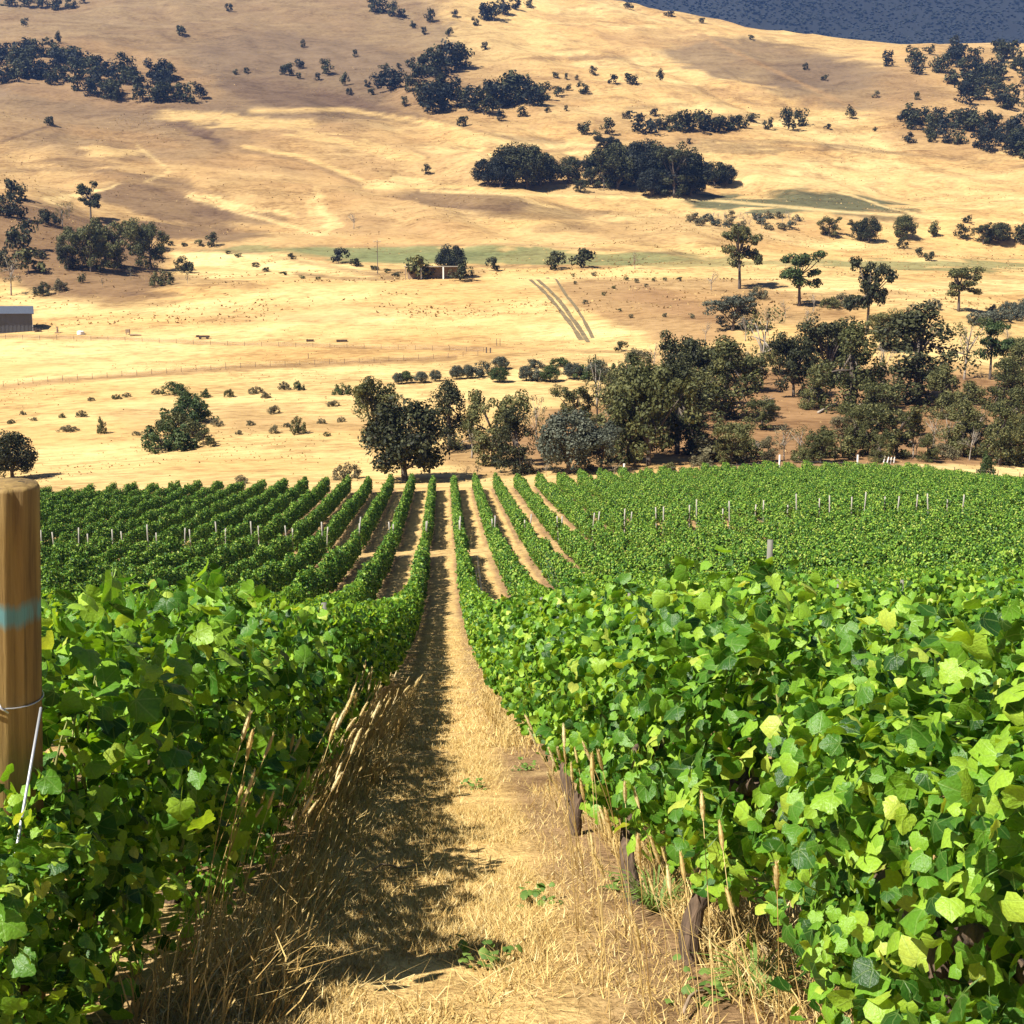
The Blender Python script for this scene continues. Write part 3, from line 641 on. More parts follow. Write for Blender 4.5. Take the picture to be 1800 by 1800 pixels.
for k in (-1, 0, -2, 1):
    x = ROW0 + ROWS * k; y0 = 3.5 if k < 0 else 4.4
    for hh, nm in ((.66, 'lowest'), (.92, 'middle'), (1.16, 'topmost')):
        yy = np.arange(y0, 40, 1.0); zz = height(np.full(len(yy), x), yy) + hh
        # strung straight between posts about nine metres apart
        kn = np.arange(0, len(yy), 9); zz = np.interp(yy, yy[kn], zz[kn]) - .02 * np.abs(np.sin((yy - y0) / 9 * np.pi))
        off = .05 if k >= 0 else -.05
        o = build(MB().tube(np.stack([np.full(len(yy), x + (off if nm != 'lowest' else 0)), yy, zz], 1), .0015, 5), 'trellis_wire', M['wire'], smooth=True)
        tag(o, f'{nm} trellis wire strung along the {rowname(k)} of the path', 'wire', 'wires strung along the near vine rows')

# the big end post with its blue band
px0, py0 = XY(3.5, 0)
c_ = (900 - 850) / F; a_ = cp + c_ * sp; D0 = 3.45
X0, Y0 = XY(D0, D0 * (6 - 900) / F / a_); ztop = z_of(D0, 849); zb = h1(X0, Y0)
PH = ztop - zb; BAND_Z = z_of(D0, 1088) - zb + .035
M['endpost'] = end_post_mat()
ep = tag(empty('end_post', (X0 - .055 * PH, Y0, zb), (0, .055, 0)), 'thick round timber post with a blue paint band beside the grapevines', 'post')
RP = .1
mb = MB(); zz = np.concatenate([[-.3], np.linspace(0, PH - .012, 14), [PH]]); N = 40
th = np.linspace(0, 2 * np.pi, N, endpoint=False); V = []
for i, z in enumerate(zz):
    r_ = RP * (1.0 - .02 * z / PH) * (1 + .012 * np.sin(3 * th + z) + .008 * np.sin(7 * th + 2 * z)) - (.006 if i == len(zz) - 1 else 0)
    r_ = r_ - .012 * np.exp(-((th - 5.35) / .05)**2) - .007 * np.exp(-((th - 4.6) / .035)**2)   # drying checks in the timber
    V.append(np.stack([r_ * np.cos(th), r_ * np.sin(th), np.full(N, z) + (.006 * np.cos(th - 1) if i >= len(zz) - 2 else 0)], 1))
V = np.vstack(V + [np.array([[0, 0, PH + .001]])]); q = []
for i in range(len(zz) - 1):
    for j in range(N): q.append((i * N + j, i * N + (j + 1) % N, (i + 1) * N + (j + 1) % N, (i + 1) * N + j))
mb.add(V, q, [((len(zz) - 1) * N + j, (len(zz) - 1) * N + (j + 1) % N, len(zz) * N) for j in range(N)])
build(mb, 'shaft', M['endpost'], ep, smooth=True)
zw = z_of(D0 - .1, 1243) - zb
mb = MB(); tw = np.linspace(0, 2 * np.pi, 30)
mb.tube(np.stack([(RP + .003) * np.cos(tw), (RP + .003) * np.sin(tw), zw + .004 * np.sin(tw * 2)], 1), .0024, 5)
build(mb, 'tie_wire', M['wire'], ep, smooth=True)
mb = MB(); kx = .013; ky = -math.sqrt(RP**2 - kx**2) - .004
mb.tube([(kx - .012, ky, zw - .02), (kx - .004, ky - .008, zw), (kx, ky - .006, zw + .02), (kx + .006, ky - .007, zw + .004), (kx + .02, ky, zw - .004)], .0035, 6)
mb.tube([(kx + .004, ky - .006, zw + .015), (kx + .012, ky - .01, zw + .002), (kx + .03, ky - .004, zw - .012)], .003, 6)
build(mb, 'wire_knot', M['wire'], ep, smooth=True)
# straining wire running down in front of the post
def world_at(px, py, D):
    c = (900 - py) / F; a = cp + c * sp; x, y = XY(D, D * (px - 900) / F / a); return (x, y, z_of(D, py))
A_ = world_at(72, 1244, 3.40); B_0 = world_at(38, 1440, 3.1); ex = np.array(B_0) - np.array(A_)
pts = [np.array(A_) + ex * t for t in (0, .5, 1, 1.6, 2.3, 2.8)]
tag(build(MB().tube(pts, .0042, 7), 'straining_wire', M['wire'], smooth=True), 'bright steel straining wire slanting down in front of the thick post', 'wire')

# ------------------------------------------------------------------ grasses and weeds
def blades(name, mat, X, Y, length, width, lean, seed, label, bend=.35, seg=2, bias=(0, 0)):
    rng = np.random.default_rng(seed); n = len(X); Z = height(X, Y) - .01
    ln = length[0] + (length[1] - length[0]) * rng.random(n)**1.3; a = rng.random(n) * 6.283; wd = width * (.6 + .8 * rng.random(n))
    le = np.stack([rng.normal(bias[0], lean, n), rng.normal(bias[1], lean, n), np.ones(n)], 1); le /= np.linalg.norm(le, axis=1)[:, None]
    side = np.stack([np.cos(a), np.sin(a), np.zeros(n)], 1) * wd[:, None] / 2
    B = np.stack([X, Y, Z], 1); bd = rng.normal(0, bend, (n, 2)) + np.array(bias) * .4
    mid = B + le * (ln * .55)[:, None]; tip = B + le * ln[:, None] + np.stack([bd[:, 0], bd[:, 1], -.25 * np.abs(bd[:, 0])], 1) * ln[:, None]
    if seg == 1:
        V = np.stack([B - side, B + side, tip], 1); k = np.arange(n)[:, None] * 3; fs = [k + np.array([[0, 1, 2]])]; nv = 3
    else:
        V = np.stack([B - side, B + side, mid + side * .75, mid - side * .75, tip], 1); k = np.arange(n)[:, None] * 5
        fs = [k + np.array([[0, 1, 2, 3]]), k + np.array([[3, 2, 4]])]; nv = 5
    me = mesh(name, V.reshape(-1, 3), fs, mat, attrs={'tint': np.repeat(rng.random(n), nv)})
    return tag(obj(name, me), label, None, None, 'stuff')
rng = np.random.default_rng(21)
def scatter(n, xa, xb, ya, yb, p=1.0, clump=.0, thr=-9):
    X = xa + (xb - xa) * rng.random(n); Y = ya + (yb - ya) * rng.random(n)**p
    keep = fbm(X * 1.1 + 31, Y * .8 + 7, 3) + rng.normal(0, .12, n) > thr
    return X[keep], Y[keep]
X, Y = scatter(170000, -.95, .85, 3.4, 13, 1.7, thr=-.24); kp = (X < .42 + .15 * fbm(X * 2, Y * .8 + 20, 2)) | (rng.random(len(X)) < .22); X, Y = X[kp], Y[kp]; blades('mown_grass', M['straw'], X, Y, (.03, .085), .0055, .9, 1, 'short mown straw grass on the path', seg=1)
X, Y = scatter(42000, -.95, .8, 12, 48, 1.6, thr=-.3); blades('mown_grass', M['straw'], X, Y, (.03, .09), .014, .8, 2, 'dry straw grass farther down the path', seg=1)
X, Y = scatter(3600, -1.0, -.5, 3.5, 9.5, 1.1, thr=-.08); X = X - .1 * rng.random(len(X)); blades('tall_dry_grass', M['straw'], X, Y, (.10, .42), .005, .3, 3, 'tall dry grass at the foot of the vines left of the path', .3, 2, (.30, .05))
X, Y = scatter(6500, -1.1, -.55, 9.5, 20, 1.2, thr=-.1); blades('tall_dry_grass', M['straw'], X, Y, (.12, .42), .009, .3, 4, 'dry grass tufts farther along the row left of the path', .3, 2, (.25, 0))
X, Y = scatter(10000, .93, 1.6, 2.6, 8.0, 1.2, thr=-.12); blades('golden_grass', M['straw'], X, Y, (.06, .26), .005, .4, 5, 'golden dry grass under the vines right of the path', .35, 2, (-.08, 0))
X, Y = scatter(4000, .55, .95, 8, 22, 1.4, thr=.05); blades('golden_grass', M['straw'], X, Y, (.08, .28), .009, .3, 6, 'golden grass tufts farther along the row right of the path', .35, 2)
# fallen stems and dead leaves in the shade
X, Y = scatter(1500, -.9, .4, 3.6, 9, 1.3); blades('dead_stems', M['straw'], X, Y, (.08, .26), .004, 3.0, 8, 'loose dead stems lying on the path', .3, 2)

# tussocks over the dry paddock and slopes, clumped
M['tussock'] = leaf_mat('tussock_grass', [(0, (.17, .11, .05)), (.4, (.30, .195, .08)), (.8, (.46, .31, .12)), (1, (.54, .39, .17))], (1, .95, .8), .1, .8, False, .1)
for nt_, d0, d1, ln, wd, sd in ((4500, 142, 330, (.12, .36), .30, 31), (12000, 330, 900, (.3, .8), .8, 32)):
    D = d0 + (d1 - d0) * rng.random(nt_ * 3)**1.2; L = (rng.random(nt_ * 3) - .5) * 1.0 * D; X, Y = XY(D, L)
    kp = fbm(X / 30 + 70, Y / 16 + 12, 4) + rng.normal(0, .22, len(X)) > .26
    X, Y = X[kp][:nt_], Y[kp][:nt_]; blades('tussock_grass', M['tussock'], X, Y, ln, wd, .5, sd, 'dry tussocks dotting the paddock' if d0 < 200 else 'dry tussocks dotting the far slopes', seg=1)

def stem_and_head(seed):
    rr = random.Random(seed); hgt = 1.0; bx, by = rr.uniform(.03, .18), rr.uniform(-.08, .08)
    P = [(bx * t * t, by * t * t, hgt * t * (1 - .04 * t)) for t in np.linspace(0, 1, 7)]
    s = MB().tube(P, [.003 - .0003 * i for i in range(7)], 5).mesh('stem', M['straw'], True)
    e = np.array(P[-1]); d = np.array(P[-1]) - np.array(P[-2]); d /= np.linalg.norm(d); hb = MB(); L = rr.uniform(.09, .14)
    hb.tube([e + d * L * t for t in (-.02, .08, .3, .6, .85, 1)], [.003, .006, .0085, .008, .006, .002], 7)
    for i in range(60):
        t = rr.random(); c = e + d * L * t; a = rr.random() * 6.28; u = np.cross(d, (math.cos(a), math.sin(a), .2)); u /= np.linalg.norm(u) + 1e-9
        q = c + u * .008 * math.sin(math.pi * (.1 + .85 * t)); hb.add([q, q + d * .016 + u * .007, q + np.cross(d, u) * .005], (), [(0, 1, 2)])
    return s, hb.mesh('seed_head', M['seed'], False)
SH = [stem_and_head(i) for i in range(7)]
def seed_stalk(x, y, hgt, rz, tilt, label, group):
    t = empty('seeded_grass_stalk', (x, y, h1(x, y) - .02), (0, tilt, rz), hgt)
    s, hd = SH[rnd.randrange(7)]; obj('stem', s, t); obj('seed_head', hd, t); return tag(t, label, 'grass stalk', group)
for i in range(80):
    y = 4.0 + 7.5 * rnd.random()**1.3; x = rnd.uniform(-1.05, -.62) - .01 * y
    seed_stalk(x, y, rnd.uniform(.5, .98), rnd.uniform(-.9, .9), rnd.uniform(.05, .42), 'dry grass stalk with a seed head against the dark vines left of path', 'seeded stalks left of the path')
for i in range(26):
    y = 10.5 + 4 * rnd.random(); x = rnd.uniform(-1.0, -.6)
    seed_stalk(x, y, rnd.uniform(.5, .8), rnd.uniform(-.7, .7), rnd.uniform(.1, .35), 'dry seeded stalk in the pale clump farther down the left verge', 'seeded stalks farther down the left verge')
for i in range(44):
    y = 2.6 + 3.6 * rnd.random(); x = rnd.uniform(.5, .85)
    seed_stalk(x, y, rnd.uniform(.45, .85), rnd.uniform(2, 4.3), rnd.uniform(0, .2), 'golden seed headed grass stalk in front of the vines right of path', 'seeded stalks right of the path')
def weed(seed, kind):
    rr = np.random.default_rng(seed); mb = MB()
    if kind == 'grass':
        for i in range(60):
            a = rr.random() * 6.28; l = .12 + .14 * rr.random(); d = np.array([math.cos(a), math.sin(a), 0]); s = np.array([-d[1], d[0], 0]) * .004; r0 = d * .02
            mb.add([r0 - s, r0 + s, r0 + d * l * .45 + s + (0, 0, l * .6), r0 + d * l * .45 - s + (0, 0, l * .6), r0 + d * l * .95 + (0, 0, l * .62)], [(0, 1, 2, 3)], [(3, 2, 4)])
    return mb.mesh('weed', M['weed'])
weed_leaf = []
for i in range(2):
    tv, tt = leaf_template(1, .4, .1 + .3 * i); weed_leaf.append(mesh('leaf', tv, [tt], M['weed'], smooth=True))
for j, (px, py, kind, lab) in enumerate([(1150, 1620, 'grass', 'green grass tuft beside the gnarled vine trunk'), (1095, 1580, 'leafy', 'small lime green weed on bare soil by the trunk'), (945, 1605, 'leafy', 'low green weed in the middle of the path'), (1250, 1760, 'leafy', 'green weed patch at the bottom of the bare soil'),
                                     (850, 1700, 'leafy', 'flat weed at the edge of the path shade'), (1035, 1445, 'leafy', 'green suckers at the foot of the row right of path'), (920, 1355, 'leafy', 'tiny dark weed on the sunny path'), (830, 1390, 'leafy', 'low weed where row shadow ends'), (1330, 1780, 'grass', 'green grass tuft under the vines at the bottom')]):
    x, y, z, D = ground_at(px, py)
    if kind == 'grass': o = obj('weed', weed(j, kind), None, (x, y, z))
    else:
        o = empty('weed', (x, y, z)); rr = np.random.default_rng(j)
        for i in range(26):
            lf = obj('leaf', weed_leaf[i % 2], o, (rr.normal(0, .055), rr.normal(0, .055), .015 + .05 * rr.random()))
            lf.rotation_euler = (rr.uniform(.1, .8), rr.uniform(-.3, .3), rr.random() * 6.28); lf.scale = (.018 + .022 * rr.random(),) * 3
    o.rotation_euler = (0, 0, j); tag(o, lab, 'weed')
for (pa, pb, lab) in (((1330, 1690), (1425, 1790), 'long dead cane lying in the golden grass'), ((655, 1545), (745, 1535), 'pale stick lying in the shade on the path'), ((1200, 1800), (1275, 1720), 'thin fallen cane on the bare soil')):
    a = np.array(ground_at(*pa)[:3]); b = np.array(ground_at(*pb)[:3]); a[2] += .03; b[2] += .02
    tag(build(MB().tube([a + (b - a) * t + np.array([0, .03 * math.sin(t * 5), .015 * math.sin(t * 9)]) for t in np.linspace(0, 1, 7)], np.linspace(.014, .006, 7) if 'long' in lab else .006, 6), 'fallen_cane', M['drywood'], smooth=True), lab, 'stick')

# ------------------------------------------------------------------ trees and shrubs (unit height)
def crown_mesh(seed, clumps, per, size, mat, aspect=1.6, flat=1.0, hang=0.0):
    rng = np.random.default_rng(seed); C = np.array([c for c, r in clumps]); r = np.array([r for c, r in clumps]); n = len(C) * per
    i = np.repeat(np.arange(len(C)), per); d = rng.normal(0, 1, (n, 3)); d /= np.linalg.norm(d, axis=1)[:, None]
    rad = r[i] * (.45 + .6 * rng.random(n)**.5); P = C[i] + d * rad[:, None] * np.array([1, 1, flat])
    P[:, 2] = np.maximum(P[:, 2], .01)
    nn = d + rng.normal(0, .55, (n, 3)) + np.array([0, 0, .25]); nn /= np.linalg.norm(nn, axis=1)[:, None]
    u = rng.normal(0, 1, (n, 3)) + np.array([0, 0, -hang * 3]); u -= nn * (u * nn).sum(1)[:, None]; u /= np.linalg.norm(u, axis=1)[:, None]; v = np.cross(nn, u)
    s = size * (.6 + .8 * rng.random(n))[:, None]
    V = np.stack([P - u * s * aspect * .5, P + v * s * .5, P + u * s * aspect * .5, P - v * s * .5], 1)
    q = np.arange(n * 4).reshape(-1, 4); ct = rng.random(len(C)) * .5
    return V.reshape(-1, 3), q, np.repeat(np.clip(ct[i] + .5 * rng.random(n), 0, .999), 4)
def tree_parts(kind, seed, mat):
    rr = random.Random(seed * 7 + 3); cl = []; mb = MB()
    U = rr.uniform
    if kind == 'round':
        for i in range(60):
            z = U(-.75, 1); a = U(0, 6.28); q = math.sqrt(max(0, 1 - z * z)) * U(.75, 1); cl.append(((.42 * q * math.cos(a), .42 * q * math.sin(a), max(.1, .50 + .41 * z)), U(.10, .15)))
        for i in range(14): cl.append(((U(-.2, .2), U(-.2, .2), U(.3, .75)), .16))
        top, tr, per, size = .45, .045, 115, .027
    elif kind == 'upright':
        for i in range(62):
            z = U(.04, .95); w = .33 * math.sin(math.pi * min(1, (z + .2) / 1.2))**.7 * U(.2, 1.1); a = U(0, 6.28); cl.append(((w * math.cos(a), w * math.sin(a), z), U(.06, .11)))
        top, tr, per, size = .85, .03, 110, .020
    elif kind == 'broad':
        for b in range(7):
            a = b / 7 * 6.28 + U(-.4, .4); q = U(.10, .36); zc = U(.35, .85); 
            for i in range(8): cl.append(((q * math.cos(a) + U(-.13, .13), q * math.sin(a) + U(-.13, .13), zc + U(-.13, .12)), U(.07, .11)))
        for i in range(18): cl.append(((U(-.3, .3), U(-.3, .3), U(.06, .45)), U(.07, .11)))
        top, tr, per, size = .5, .03, 110, .021
    elif kind == 'gum':
        for b in range(15):
            a = b / 15 * 6.28 * 2 + U(-.5, .5); q = U(.0, .32); zc = U(.4, .9) if b else .93
            for i in range(5): cl.append(((q * math.cos(a) + U(-.08, .08), q * math.sin(a) + U(-.08, .08), zc + U(-.05, .05)), U(.055, .095)))
        top, tr, per, size = .7, .03, 66, .024
    elif kind == 'sparse':
        for i in range(22):
            a = U(0, 6.28); q = U(.05, .36); cl.append(((q * math.cos(a), q * math.sin(a), U(.35, .95)), U(.05, .09)))
        top, tr, per, size = .7, .024, 30, .022
    elif kind == 'bare':
        for i in range(14):
            a = U(0, 6.28); q = U(.1, .4); cl.append(((q * math.cos(a), q * math.sin(a), U(.4, .95)), U(.05, .1)))
        top, tr, per, size = .6, .022, 10, .022
    elif kind == 'shrub':
        for i in range(40):
            a = U(0, 6.28); q = U(0, .62)**.8; z = U(.12, .82) * math.sqrt(max(.05, 1 - (q / .75)**2)); cl.append(((q * math.cos(a), q * math.sin(a), z), U(.11, .17)))
        top, tr, per, size = .3, .03, 55, .05
    elif kind == 'far':
        for i in range(15):
            a = U(0, 6.28); z = U(.12, .86); q = U(.02, .40) * math.sin(math.pi * (.15 + .8 * z)); cl.append(((q * math.cos(a), q * math.sin(a), z), U(.12, .2)))
        top, tr, per, size = .3, .03, 46, .062
    elif kind == 'farbush':
        for i in range(13):
            a = U(0, 6.28); q = U(.02, .55); cl.append(((q * math.cos(a), q * math.sin(a), U(.15, .78)), U(.16, .24)))
        top, tr, per, size = .3, .03, 40, .082
    elif kind == 'farlow':
        for i in range(12):
            a = U(0, 6.28); q = U(.02, .42); cl.append(((q * math.cos(a), q * math.sin(a), U(.15, .82) - .2 * q), U(.15, .24)))
        top, tr, per, size = .3, .03, 40, .075
    bend = (U(-.06, .06), U(-.06, .06))
    far = kind.startswith('far')
    P = [(bend[0] * t * t, bend[1] * t * t, -.05 + (top + .05) * t) for t in np.linspace(0, 1, 3 if far else 6)]
    mb.tube(P, np.linspace(tr, tr * .35, len(P)), 5 if far else 7)
    if not far:
        for c, r in cl[::(2 if kind in ('sparse', 'bare') else 5)] if kind != 'gum' else cl[::4]:
            k = len(P) - 2 if kind == 'gum' else rr.randrange(2, len(P) - 1); a = np.array(P[k]); e = np.array(c); m_ = (a + e) / 2 + np.array([0, 0, -.04 if kind == 'gum' else .02])
            mb.tube([a, m_, e], [tr * .45, tr * .3, tr * .1], 5)
            if kind == 'bare':
                for j in range(4): mb.tube([m_, e + np.array([U(-.12, .12), U(-.12, .12), U(-.05, .15)])], [tr * .2, tr * .06], 4)
    V, q, tint = crown_mesh(seed, cl, per, size, mat, hang=.5 if kind in ('gum', 'sparse') else .1, flat=.75 if kind in ('gum', 'broad') else 1)
    return mb, V, q, tint
_tree = {}
def tree_meshes(kind, var, mat):
    key = (kind, var, mat)
    if key not in _tree:
        mb, V, q, tint = tree_parts(kind, hash((kind.__len__(), var)) % 1000 + var * 31 + len(kind), mat)
        bark = M['pale_bark'] if kind in ('sparse', 'bare') else M['tree_bark']
        if kind.startswith('far'):
            tv = np.vstack(mb.V); fs = []; nv = len(tv)
            Q = np.vstack([np.vstack(mb.Q), q + nv]); T = np.vstack(mb.T)
            mi = np.concatenate([np.ones(len(np.vstack(mb.Q))), np.zeros(len(q)), np.ones(len(T))])
            _tree[key] = (mesh('tree', np.vstack([tv, V]), [Q, T], [M[mat], bark], mi, attrs={'tint': np.concatenate([np.zeros(nv), tint])}),)
        else:
            _tree[key] = (mb.mesh('trunk', bark, True), mesh('crown', V, [q], M[mat], attrs={'tint': tint}))
    return _tree[key]
NV = {'round': 2, 'upright': 4, 'broad': 3, 'gum': 3, 'sparse': 3, 'bare': 2, 'shrub': 3, 'far': 5, 'farbush': 4, 'farlow': 4}
_tn = [0]
def plant(px, py, h, kind, mat, label, group=None, wide=1.0, var=None):
    x, y, z, D = ground_at(px, py); hm = h * D / F; _tn[0] += 1
    v = _tn[0] % NV[kind] if var is None else var; rz = (_tn[0] * 2.399) % 6.283
    nm = 'shrub' if kind in ('shrub', 'farbush', 'bare') else 'tree'
    mm = tree_meshes(kind, v, mat); sc = (hm * wide, hm * wide, hm * 1.04)
    if len(mm) == 1: o = obj(nm, mm[0], None, (x, y, z - .02 * hm))
    else:
        o = empty(nm, (x, y, z - .01 * hm)); obj('trunk', mm[0], o); obj('crown', mm[1], o)
    o.scale = sc; o.rotation_euler = (0, 0, rz)
    return tag(o, label, 'shrub' if nm == 'shrub' else 'tree', group)
